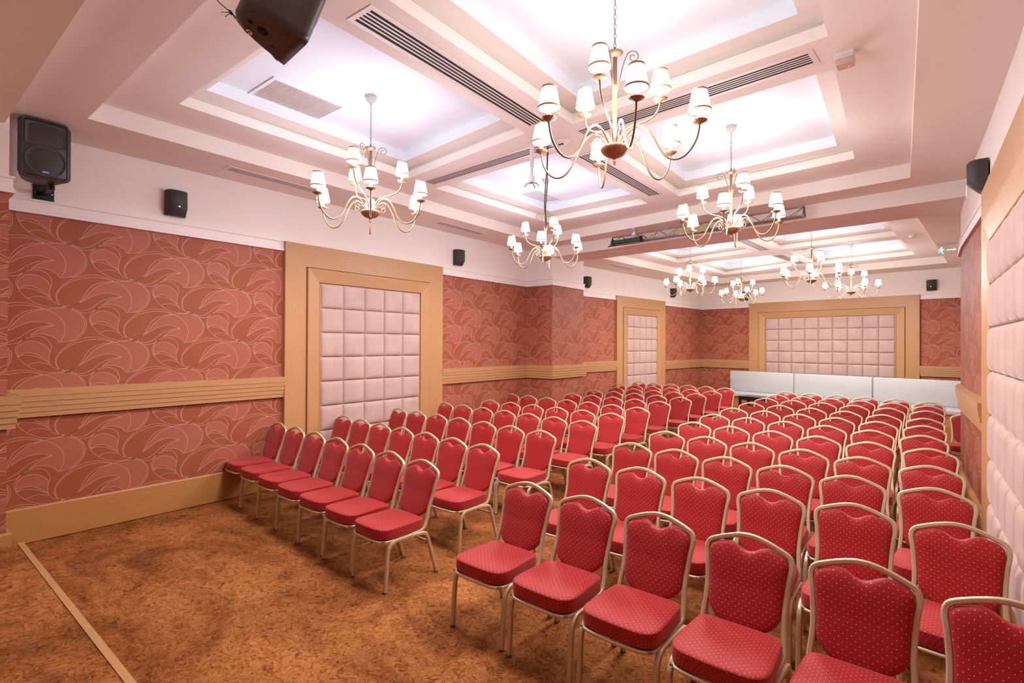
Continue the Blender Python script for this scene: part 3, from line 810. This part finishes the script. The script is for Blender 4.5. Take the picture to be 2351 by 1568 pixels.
# ------------------------------------------------------------------ chandeliers
def spiral(cx, cz, r0, turns, a0, n=26, shrink=0.2, sgn=1):
    return [(cx+r0*(1-(1-shrink)*i/n)*math.cos(a0+sgn*turns*2*PI*i/n), 0, cz+r0*(1-(1-shrink)*i/n)*math.sin(a0+sgn*turns*2*PI*i/n)) for i in range(n+1)]
def rotz(P, a): return [(x*math.cos(a)-y*math.sin(a), x*math.sin(a)+y*math.cos(a), z) for x, y, z in P]
def make_chandelier():
    """origin at the bowl rim, z up; canopy 1.12 above"""
    t = empty('chandelier', (0, 0, 0))
    top = Z3-3.13
    b = MB(); lathe(b, [(0.012, top-0.075), (0.024, top-0.068), (0.045, top-0.04), (0.058, top-0.012), (0.058, top)], 'canopy', 40, 0.05, 10)
    lathe(b, [(0.0, top-0.10), (0.006, top-0.098), (0.006, top-0.075), (0.012, top-0.075)], 'chain', 10); b.build('canopy', t)
    b = MB(); z = top-0.10; k = 0; zend = 0.655
    while z > zend:
        pts = []
        for i in range(10):
            a = 2*PI*i/10; u = 0.008*math.cos(a); v = 0.019*math.sin(a)
            pts.append((u, 0, z-0.012+v) if k % 2 else (0, u, z-0.012+v))
        sweep(b, pts, circle(0.0024, 5), 'chain', closed=True, ref=(0, 1, 0) if k % 2 else (1, 0, 0)); z -= 0.031; k += 1
    b.build('chain', t)
    # centre column with ribbed faces, saucer at its head
    b = MB(); lathe(b, [(0.0, 0.0), (0.013, 0.0), (0.013, 0.59), (0.010, 0.60), (0.0, 0.60)], 'cream_metal', 16, 0.16, 4); b.build('column', t)
    b = MB(); lathe(b, [(0.008, 0.588), (0.02, 0.592), (0.036, 0.602), (0.050, 0.616), (0.050, 0.620), (0.034, 0.608), (0.014, 0.602), (0.010, 0.625), (0.006, 0.655), (0.0, 0.66)], 'cream_metal', 48, 0.07, 16); b.build('saucer', t)
    b = MB(); lathe(b, [(0.02, 0.014), (0.082, 0.010), (0.090, 0.004), (0.086, -0.010), (0.074, -0.030), (0.05, -0.048), (0.022, -0.058), (0.012, -0.064), (0.009, -0.074), (0.013, -0.082), (0.008, -0.092), (0.003, -0.104), (0.0, -0.106)], 'gilt', 48, 0.03, 16); b.build('bowl', t)
    for i in range(3):
        a = math.radians(20+120*i)
        P = [(0.013, 0, 0.36), (0.03, 0, 0.44), (0.05, 0, 0.53), (0.075, 0, 0.60)]+spiral(0.115, 0.585, 0.042, 1.35, math.radians(150), sgn=-1)
        b = MB(); sweep(b, rotz(catmull(P, 3), a), circle(0.0035, 6), 'cream_metal'); b.build('scroll', t)
    arm = [(0.035, 0, 0.005), (0.060, 0, 0.045), (0.100, 0, 0.095), (0.150, 0, 0.120), (0.200, 0, 0.095), (0.245, 0, 0.03), (0.290, 0, -0.06), (0.340, 0, -0.115), (0.395, 0, -0.130), (0.450, 0, -0.105), (0.495, 0, -0.045), (0.515, 0, 0.02), (0.520, 0, 0.068)]
    arm2 = [(0.022, 0, 0.01), (0.035, 0, 0.06), (0.07, 0, 0.12), (0.13, 0, 0.155), (0.20, 0, 0.18), (0.255, 0, 0.215), (0.287, 0, 0.265), (0.297, 0, 0.318)]
    def mk_arm(P, a, zd, rr, curl):
        b = MB(); sweep(b, rotz(catmull(P, 3), a), circle(0.0066, 8), 'cream_metal')
        if curl:
            c1 = [(0.045, 0, 0.03), (0.08, 0, 0.06)]+spiral(0.135, 0.045, 0.036, 1.2, math.radians(140), n=20, sgn=-1)
            sweep(b, rotz(catmull(c1, 2), a), circle(0.003, 5), 'cream_metal')
        o = b.build('arm', t)
        c = (rr*math.cos(a), rr*math.sin(a), zd)
        b = MB(); lathe(b, [(0.007, -0.014), (0.012, -0.010), (0.030, -0.004), (0.044, 0.006), (0.044, 0.009), (0.028, 0.002), (0.013, 0.0), (0.0, 0.0)], 'gilt', 36, 0.06, 12, c); b.build('drip_pan', o)
        b = MB(); lathe(b, [(0.0125, 0.0), (0.0125, 0.085), (0.0, 0.088)], 'candle', 12, c=c); b.build('candle_sleeve', o)
        b = MB()
        n = 36; rows = []
        for r_, z_ in ((0.066, 0.062), (0.0645, 0.072), (0.062, 0.084), (0.053, 0.137), (0.0425, 0.188)):
            rows.append([(c[0]+r_*(1+0.012*(-1)**i)*math.cos(2*PI*i/n), c[1]+r_*(1+0.012*(-1)**i)*math.sin(2*PI*i/n), c[2]+z_) for i in range(n)])
        b.grid(rows, 'shade', closed_u=True, smooth=False)
        for r_, z_ in ((0.0668, 0.067), (0.0435, 0.187)):
            sweep(b, [(c[0]+r_*math.cos(2*PI*i/24), c[1]+r_*math.sin(2*PI*i/24), c[2]+z_) for i in range(24)], [(0.005, 0.0015), (-0.005, 0.0015), (-0.005, -0.0015), (0.005, -0.0015)], 'shade_trim', closed=True)
        b.build('lamp_shade', o)
    for i in range(6): mk_arm(arm, math.radians(60*i), 0.070, 0.52, True)
    for i in range(3): mk_arm(arm2, math.radians(30+120*i), 0.32, 0.297, False)
    return t
ch0 = make_chandelier(); index_children()
CH_POS = [((-1.547, 3.007), 10, 0, 'nearest and largest looking chandelier, hanging over the right block of chairs', (0.86, 0.89, 1.0)),
          ((-4.145, 3.03), 24, 0, 'chandelier hanging in the left coffer beside the padded panel', (0.55, 0.66, 1.0)),
          ((-4.24, 6.12), 58, 0, 'chandelier behind the dangling cable, in the middle left coffer', (0.55, 0.66, 1.0)),
          ((-1.615, 5.855), 38, 0, 'chandelier hanging in front of the lighting truss', (0.88, 0.94, 1.0)),
          ((-4.08, 11.62), 15, 0, 'leftmost chandelier of the four beyond the truss', (0.86, 0.92, 1.0)),
          ((-3.80, 14.75), 0, 0, 'farthest small chandelier, above the left end of the white benches', (0.86, 0.92, 1.0)),
          ((-1.653, 11.38), 35, 0, 'chandelier beyond the truss, highest in the picture of the far four', (0.86, 0.92, 1.0)),
          ((-1.28, 14.42), 5, 0, 'far chandelier above the wide padded panel, nearest the exit sign', (0.86, 0.92, 1.0))]
for i, (p, a, _, lab, uc) in enumerate(CH_POS):
    o = ch0 if i == 0 else copy_tree(ch0)
    o.location = (p[0], p[1], 3.13); o.rotation_euler = (0, 0, math.radians(a))
    tag(o, lab, 'chandelier', 'chandeliers')
    L = bpy.data.lights.new('bulb_glow', 'POINT'); L.energy = LAMP_W; L.color = (0.76, 0.83, 1.0) if i in (1, 2) else (0.88, 0.92, 1.0); L.shadow_soft_size = 0.3
    lo = bpy.data.objects.new('bulb_glow', L); COL.objects.link(lo); lo.parent = o; lo.location = (0, 0, 0.06)
    L = bpy.data.lights.new('shade_downlight', 'SPOT'); L.energy = DOWN_W; L.color = (1.0, 0.86, 0.72); L.shadow_soft_size = 0.40; L.spot_size = math.radians(178); L.spot_blend = 0.68
    lo = bpy.data.objects.new('shade_downlight', L); COL.objects.link(lo); lo.parent = o; lo.location = (0, 0, 0.42)
    L = bpy.data.lights.new('shade_uplight', 'SPOT'); L.energy = UP_W; L.color = uc; L.shadow_soft_size = 0.45; L.spot_size = math.radians(165); L.spot_blend = 1.0
    lo = bpy.data.objects.new('shade_uplight', L); COL.objects.link(lo); lo.parent = o; lo.location = (0, 0, 0.12); lo.rotation_euler = (PI, 0, 0)

# ------------------------------------------------------------------ speakers
def small_speaker(P, rz, label):
    t = empty('wall_speaker', P, rz, label, 'speaker', 'small black wall speakers')
    w, h, d = 0.20, 0.27, 0.14
    b = MB(); rows = []
    # rounded-front plan, the lower third slopes back to the wall
    def plan(z, dd):
        pts = [(-w/2, 0.0)]
        for k in range(9):
            a = PI-PI*k/8; pts.append((w/2*math.cos(a), -dd*0.45-dd*0.55*math.sin(a)**0.8))
        pts.append((w/2, 0.0)); return [(x, y, z) for x, y in pts]
    zs = [(-h/2, 0.055), (-h/2+0.02, 0.08), (-h/2+0.08, d), (h/2-0.012, d), (h/2, d-0.012)]
    for z, dd in zs: rows.append(plan(z, dd))
    b.grid(rows, 'black_mesh'); b.face(rows[-1], 'black_plastic'); b.face(list(reversed(rows[0])), 'black_plastic'); b.build('cabinet', t)
    b = MB(); b.box((-0.03, -0.03, -0.05), (0.03, 0.012, 0.05), 'black_metal'); b.build('bracket', t)
    b = MB(); b.box((-0.008, -d-0.002, -h/2+0.085), (0.010, -d+0.004, -h/2+0.097), 'chrome'); b.build('badge', t)
    t.scale = (1, 1, 1)
small_speaker((-6.487, 2.15, 3.40), PI/2, 'small black speaker on the left wall between the big speaker and the panel')
small_speaker((-6.487, 6.60, 3.40), PI/2, 'small black speaker on the left wall just beyond the big padded panel')
x = on_line(LEFT[6], LEFT[7], 11.25)
small_speaker((x[0]+0.013, 11.25, 3.42), ang, 'small black speaker on the left wall just beyond the pier')
x = on_line(LEFT[6], LEFT[7], 15.7)
small_speaker((x[0]+0.013, 15.7, 3.48), ang, 'small black speaker on the left wall at the far corner')
x = on_linex(FAR[0], FAR[1], -4.40)
small_speaker((x[0], x[1]-0.013, 3.43), -0.14, 'small black speaker on the end wall half hidden by the farthest chandelier')
x = on_linex(FAR[0], FAR[1], 0.22)
small_speaker((x[0], x[1]-0.013, 3.41), -0.14, 'small black speaker on the end wall beneath the exit sign')
small_speaker((0.46, 6.15, 3.37), -PI/2, 'black speaker on the right wall above the padded panel')

def pa_speaker(P, rx, rz, label, sc=1.0, body='black_plastic'):
    """front toward local +y"""
    t = empty('loudspeaker', P, 0, label, 'loudspeaker', 'large black loudspeakers')
    t.rotation_euler = (rx, 0, rz)
    w, h, d = 0.33*sc, 0.55*sc, 0.30*sc
    b = MB(); rows = []
    def outline(ins):
        return [(w/2-ins, d/2-ins), (w*0.505-ins, d*0.25), (w*0.48-ins, 0.0), (w*0.41-ins, -d*0.25), (w*0.27-ins, -d/2+ins), (0.0, -d*0.53+ins), (-w*0.27+ins, -d/2+ins), (-w*0.41+ins, -d*0.25), (-w*0.48+ins, 0.0), (-w*0.505+ins, d*0.25), (-w/2+ins, d/2-ins)]
    for z, ins in ((-h/2, 0.035), (-h/2+0.012, 0.012), (-h/2+0.035, 0.0), (h/2-0.035, 0.0), (h/2-0.012, 0.012), (h/2, 0.035)):
        rows.append([(x, y, z) for x, y in [(p.x, p.y) for p in catmull([(x, y, 0) for x, y in outline(ins)], 3, True)]])
    b.grid(rows, body, closed_u=True); b.face(rows[-1], body); b.face(list(reversed(rows[0])), body)
    cab = b.build('cabinet', t)
    # baffle rim
    b = MB(); o1 = rounded(w, h, 0.03*sc); y = d/2-0.006
    rows = [[(x, y-0.03, z) for x, z in o1], [(x, y+0.012, z) for x, z in o1], [(x*0.95, y+0.012, z*0.97) for x, z in o1], [(x*0.93, y-0.004, z*0.95) for x, z in o1]]
    b.grid(rows, 'black_plastic', closed_u=True); b.face(rows[-1], 'black_plastic'); b.build('baffle', t)
    # horn: flared rectangular mouth above the woofer
    b = MB(); rows = []
    for k, (ww, hh, yy) in enumerate(((0.46, 0.19, 0.012), (0.40, 0.155, 0.006), (0.22, 0.09, -0.003), (0.08, 0.05, -0.0055))):
        rows.append([(x, y+yy+0.004, z+h*0.24) for x, z in rounded(w*ww*1.9, h*hh*2, 0.02)])
    b.grid(rows, 'black_plastic', closed_u=True); b.face(rows[-1], 'slot'); b.build('horn', t)
    for s in (-1, 1):
        b = MB(); b.box((s*w*0.41-0.006, y-0.003, h*0.12), (s*w*0.41+0.006, y+0.003, h*0.36), 'slot'); b.build('port', t)
    # domed round grille
    b = MB(); R = w*0.455; rows = []
    for s_, dy in ((1.0, 0.0), (1.0, 0.014), (0.97, 0.017), (0.95, 0.010), (0.8, 0.016), (0.5, 0.024), (0.2, 0.028), (0.02, 0.029)):
        rows.append([(R*s_*math.cos(2*PI*i/36), y+dy, -h*0.20+R*s_*math.sin(2*PI*i/36)) for i in range(36)])
    b.grid(rows, 'black_mesh', closed_u=True); b.build('woofer_grille', t)
    b = MB(); b.box((-0.026*sc, y+0.018, -h*0.41), (0.026*sc, y+0.0235, -h*0.375), 'blue_badge')
    b.box((-0.020*sc, y+0.0236, -h*0.398), (0.020*sc, y+0.0242, -h*0.388), 'white_plastic'); b.build('badge', t)
    return t, h, d
t, h, d = pa_speaker((-6.14, 0.985, 3.55), 0, -PI/2+0.03, 'big black loudspeaker on a wall bracket in the upper left corner', 0.93)
tb = empty('speaker_bracket', (-6.5, 1.06, 3.27), 0, 'black metal wall bracket under the left loudspeaker', 'bracket')
b = MB(); b.box((0.001, -0.075, -0.10), (0.014, 0.075, 0.10), 'black_metal'); b.build('wall_plate', tb)
b = MB(); b.box((0.014, -0.018, -0.02), (0.36, 0.018, 0.012), 'black_metal'); b.box((0.30, -0.02, -0.02), (0.36, 0.02, 0.0), 'black_metal')
lathe(b, [(0.0, -0.03), (0.02, -0.03), (0.02, 0.0), (0.0, 0.0)], 'black_metal', 12, c=(0.36, 0, 0.0)); b.build('bracket_arm', tb)
for yy in (-0.06, 0.06):
    for zz in (-0.085, 0.0, 0.085):
        b = MB(); b.box((0.014, yy-0.005, zz-0.005), (0.017, yy+0.005, zz+0.005), 'chrome'); b.build('screw', tb)
t, h, d = pa_speaker((-2.33, 1.22, 3.50), math.radians(-20), math.radians(-6), 'large black loudspeaker hanging tilted from the ceiling, cut by the top edge', 0.86, 'lit_plastic')
b = MB(); b.box((-0.03, -0.03, h/2-0.01), (0.03, 0.03, h/2+0.09), 'black_metal'); b.build('hanging_bracket', t)
b = MB()
for zz in (0.0,): lathe(b, [(0.0, -0.004), (0.008, -0.004), (0.013, 0.001), (0.0, 0.001)], 'slot', 12, c=(0.0, -0.075-zz*0.0, -h/2))
b.build('socket', t)
b = MB(); lathe(b, [(0.0, -0.010), (0.014, -0.010), (0.014, 0.0), (0.006, 0.006), (0, 0.006)], 'chrome', 14, c=(-0.062, -0.055, -h/2)); b.build('eye_bolt', t)
b = MB(); lathe(b, [(0.0, -0.003), (0.024, -0.003), (0.024, 0.004), (0.0, 0.004)], 'slot', 18, c=(0.0, -0.02, -h/2)); b.build('pole_socket', t)
for xx in (-0.07, 0.07):
    b = MB(); b.box((xx-0.022, 0.045, -h/2-0.006), (xx+0.022, 0.060, -h/2+0.004), 'lit_plastic'); b.build('foot', t)
MW = Matrix.Translation(t.location) @ t.rotation_euler.to_matrix().to_4x4()
q = MW @ Vector((-0.070, -0.060, -h/2-0.014))
b = MB(); kn = q+Vector((-0.10, -0.03, 0.12))
sweep(b, catmull([q, q+(kn-q)*0.5, kn, kn+Vector((-0.12, -0.04, 0.13)), (kn.x-0.22, kn.y-0.07, 3.81)], 4), circle(0.0022, 6), 'cable')
sweep(b, catmull([q+Vector((0.012, 0, 0.004)), q+(kn-q)*0.45+Vector((0.012, 0, 0.004)), kn], 3), circle(0.0022, 6), 'cable')
sweep(b, [kn+Vector((-0.009, 0, 0.009)), kn, kn+Vector((0.009, 0, -0.009))], circle(0.007, 8), 'cable')
sweep(b, [kn, kn+Vector((-0.05, -0.02, 0.012))], circle(0.0016, 5), 'cable'); sweep(b, [kn, kn+Vector((-0.035, -0.01, -0.012))], circle(0.0016, 5), 'cable')
tag(b.build('safety_cable'), 'thin knotted safety cable from the hanging loudspeaker up to the ceiling', 'cable')

# ------------------------------------------------------------------ truss with its two fixtures
P0 = Vector((-4.20, 8.10, 3.66)); P1 = Vector((-1.22, 7.80, 3.68)); dx = (P1-P0); TL = dx.length; dx.normalize()
t = empty('lighting_truss', P0, math.atan2(dx.y, dx.x), 'long steel lattice truss hanging under the cross beam', 'truss')
hh = 0.065; dd = 0.06
for nm, y, z in (('top_chord', 0, hh), ('bottom_chord', -dd, -hh), ('bottom_chord', dd, -hh)):
    b = MB(); sweep(b, [(0, y, z), (TL/2, y, z), (TL, y, z)], circle(0.013, 8), 'steel'); b.build(nm, t)
n = 17
for k in range(n):
    xa, xb = TL*k/n, TL*(k+1)/n
    for ya, za, yb, zb in ((-dd, -hh, 0, hh), (dd, -hh, 0, hh), (-dd, -hh, dd, -hh)):
        if k % 2: ya, za, yb, zb = yb, zb, ya, za
        b = MB(); sweep(b, [(xa, ya, za), (xb, yb, zb)], circle(0.005, 6), 'steel'); b.build('brace', t)
for xx in (0.0, TL):
    b = MB(); sweep(b, [(xx, -dd, -hh), (xx, dd, -hh)], circle(0.011, 6), 'steel'); sweep(b, [(xx, -dd, -hh), (xx, 0, hh), (xx, dd, -hh)], circle(0.009, 6), 'steel'); b.build('end_frame', t)
for xx in (0.42, TL/2, TL-0.35):
    b = MB(); sweep(b, [(xx, 0, hh), (xx, 0, 0.155)], circle(0.006, 6), 'white_plastic'); b.box((xx-0.03, -0.02, hh-0.012), (xx+0.03, 0.02, hh+0.02), 'white_plastic'); b.box((xx-0.02, -0.03, 0.145), (xx+0.02, 0.03, 0.158), 'white_plastic'); b.build('hanger', t)
rzT = math.atan2(dx.y, dx.x)
q = P0+dx*0.36
t = empty('flood_light', (q.x-0.01, q.y-0.125, 3.60), rzT, 'dark green tubular flood light clamped on the left end of the truss', 'light fixture')
b = MB(); pr = rounded(0.07, 0.08, 0.02, 3); sweep(b, [(-0.26, 0, 0), (0.26, 0, 0)], pr, 'darkgreen'); b.build('housing', t)
for s in (-1, 1):
    b = MB(); b.box((s*0.26-0.012, -0.045, -0.05), (s*0.26+0.012, 0.045, 0.05), 'black_metal'); b.build('end_cap', t)
b = MB(); b.box((-0.28, -0.10, -0.055), (0.10, -0.09, -0.045), 'black_metal'); b.box((-0.34, -0.05, -0.065), (-0.24, -0.04, -0.05), 'black_metal'); b.build('barn_door', t)
q = P0+dx*1.42
t = empty('strip_fixture', (q.x, q.y-0.125, 3.625), rzT, 'beige ribbed strip fixture in the middle of the truss', 'light fixture')
b = MB(); b.box((-0.17, -0.035, -0.05), (0.30, 0.035, 0.04), 'beige_enamel'); b.build('housing', t)
for i in range(14):
    b = MB(); b.box((-0.16+i*0.032, -0.043, -0.045), (-0.146+i*0.032, -0.035, 0.035), 'beige_enamel'); b.build('rib', t)

# ------------------------------------------------------------------ small ceiling things
t = empty('smoke_detector', (-2.93, 4.54, Z1), 0, 'round white smoke detector where the ceiling beams cross', 'smoke detector')
b = MB(); lathe(b, [(0.066, 0.0), (0.066, -0.012), (0.055, -0.02), (0.052, -0.022), (0.0, -0.022)], 'white_plastic', 28); b.build('base', t)
b = MB(); lathe(b, [(0.044, -0.022), (0.044, -0.030), (0.036, -0.046), (0.0, -0.050)], 'white_plastic', 28); b.build('cap', t)
for i in range(4):
    b = MB(); b.box((-0.03+i*0.004, -0.043+i*0.009, -0.047), (0.03-i*0.004, -0.039+i*0.009, -0.036), 'slot'); b.build('slot', t)
t = empty('smoke_detector', (-0.12, 12.5, Z1), 0, 'small round detector on the far ceiling left of the exit sign', 'smoke detector')
b = MB(); lathe(b, [(0.066, 0.0), (0.066, -0.015), (0.04, -0.03), (0.036, -0.05), (0.0, -0.054)], 'white_plastic', 24); b.build('base', t)
t = empty('alarm_strobe', (-0.43, 4.42, Z1), -0.05, 'square alarm strobe with a red light on the ceiling, upper right', 'alarm')
b = MB(); b.box((-0.055, -0.045, -0.03), (0.055, 0.055, -0.0), 'white_plastic'); b.box((-0.05, -0.04, -0.05), (0.05, 0.05, -0.03), 'white_plastic'); b.build('base', t)
b = MB(); pr = rounded(0.115, 0.105, 0.015, 3, 0, 0.002)
rows = [[(x, y, -0.05) for x, y in pr], [(x, y, -0.085) for x, y in pr], [(x*0.9, y*0.9, -0.093) for x, y in pr]]
b.grid(rows, 'clear', closed_u=True); b.face(rows[-1], 'clear'); b.build('lens', t)
b = MB(); lathe(b, [(0.004, 0.0), (0.004, -0.003), (0.0, -0.003)], 'red_led', 8, c=(0.02, 0.02, -0.093)); b.build('led', t)

t = empty('projector_mount', (-3.23, 4.40, Z1), 0, 'white telescopic projector mount with empty claw, hanging by the nearest chandelier', 'projector mount')
b = MB(); lathe(b, [(0.0, -0.0), (0.05, -0.0), (0.05, -0.012), (0.0, -0.012)], 'white_plastic', 20); b.build('ceiling_plate', t)
b = MB(); lathe(b, [(0.021, -0.01), (0.021, -0.24), (0.0, -0.24)], 'white_plastic', 16); b.build('pole', t)
b = MB(); lathe(b, [(0.016, -0.23), (0.016, -0.35), (0.0, -0.35)], 'white_plastic', 16); b.build('inner_pole', t)
b = MB(); b.box((-0.022, -0.022, -0.41), (0.022, 0.022, -0.34), 'white_plastic'); b.build('joint', t)
for a in (25, 100, 205, 300):
    P = rotz([(0.0, 0, -0.405), (0.03, 0, -0.415), (0.055, 0, -0.418), (0.065, 0, -0.44), (0.078, 0, -0.445)], math.radians(a))
    b = MB(); sweep(b, P, circle(0.006, 6), 'chain'); b.build('claw', t)
b = MB()
for k in range(2):
    o = 0.012*k; sweep(b, catmull([(-3.10+o, 4.50, Z1), (-3.105+o*0.5, 4.50, 3.75), (-3.13+o*2, 4.51, 3.55), (-3.14+o*1.2, 4.51, 3.35), (-3.12+o*0.6, 4.50, 3.2), (-3.115+o, 4.50, 3.10+0.03*k)], 4), circle(0.0055, 7), 'cable')
tag(b.build('hanging_cable'), 'pair of dark cables dangling from the ceiling beside the projector mount', 'cable')

# exit sign
t = empty('exit_sign', (0.44, 12.75, Z0), -0.08, 'clear hanging exit sign with teal running figure, arrow and door', 'exit sign')
b = MB(); b.box((-0.2, -0.03, -0.035), (0.2, 0.03, -0.0), 'white_plastic'); b.box((-0.2, -0.031, -0.03), (0.2, -0.03, -0.01), 'mesh_grey'); b.build('housing', t)
b = MB(); b.box((-0.2, -0.004, -0.215), (0.2, 0.004, -0.035), 'acrylic'); b.build('panel', t)
b = MB(); y = -0.0055
def fl(P): b.face([(x, y, z) for x, z in P], 'teal_light')
fl([(0.11, -0.195), (0.19, -0.195), (0.19, -0.065), (0.11, -0.065)])
fl([(-0.06, -0.142), (0.045, -0.142), (0.045, -0.122), (-0.06, -0.122)]); fl([(0.04, -0.16), (0.085, -0.132), (0.04, -0.104)])
fl([(-0.132+0.014*math.cos(k*PI/5), -0.082+0.014*math.sin(k*PI/5)) for k in range(10)])
for P in ([(-0.155, -0.10), (-0.115, -0.10), (-0.12, -0.148), (-0.15, -0.148)], [(-0.15, -0.145), (-0.13, -0.145), (-0.165, -0.175), (-0.19, -0.165)], [(-0.14, -0.14), (-0.12, -0.145), (-0.10, -0.195), (-0.118, -0.20)], [(-0.12, -0.10), (-0.085, -0.125), (-0.09, -0.135), (-0.125, -0.118)], [(-0.15, -0.10), (-0.185, -0.125), (-0.178, -0.135), (-0.148, -0.12)]): fl(P)
b.build('pictogram', t)

# ------------------------------------------------------------------ white benches and the low black table
bs = Vector((-4.75, 17.30)); be = Vector((0.95, 15.88)); bd = (be-bs); BL = bd.length; bd.normalize(); ba = math.atan2(bd.y, bd.x)
labs = ['white upholstered bench unit at the left end, behind the low black table', 'white upholstered bench unit in the middle of the end wall', 'white upholstered bench unit at the right end, under the exit sign side']
for i in range(3):
    L = BL/3-0.012; o = bs+bd*(BL/3*i)
    t = empty('bench', (o.x, o.y, 0), ba, labs[i], 'bench', 'white benches along the end wall')
    def soft(name, lo, hi, r=0.03):
        b = MB(); rows = []
        w_, d_ = hi[0]-lo[0], hi[1]-lo[1]; cx, cy = (hi[0]+lo[0])/2, (hi[1]+lo[1])/2
        for z, ins in ((lo[2], r), (lo[2]+r*0.3, r*0.3), (lo[2]+r, 0), (hi[2]-r, 0), (hi[2]-r*0.3, r*0.3), (hi[2], r)):
            rows.append([(x, y, z) for x, y in rounded(w_-2*ins, d_-2*ins, max(r-ins, 0.004), 4, cx, cy)])
        b.grid(rows, 'white_leather', closed_u=True); b.face(rows[-1], 'white_leather'); b.face(list(reversed(rows[0])), 'white_leather'); return b.build(name, t)
    soft('backrest', (0, -0.10, 0.43), (L, 0.05, 1.055))
    soft('seat', (0, -0.66, 0.30), (L, 0.05, 0.432))
    b = MB(); b.box((0.0, -0.60, 0.0), (L, 0.04, 0.305), 'wood_base'); b.build('plinth', t)
t = empty('low_table', (-3.6, 15.95, 0), ba, 'low black table standing before the left white bench', 'table')
b = MB(); b.box((-0.5, -0.28, 0.355), (0.5, 0.28, 0.40), 'black_wood'); b.build('table_top', t)
b = MB(); b.box((-0.47, -0.25, 0.29), (0.47, 0.25, 0.355), 'black_wood'); b.build('apron', t)
for sx in (-1, 1):
    for sy in (-1, 1):
        b = MB(); b.box((sx*0.46-0.03, sy*0.24-0.03, 0), (sx*0.46+0.03, sy*0.24+0.03, 0.355), 'black_wood'); b.build('leg', t)
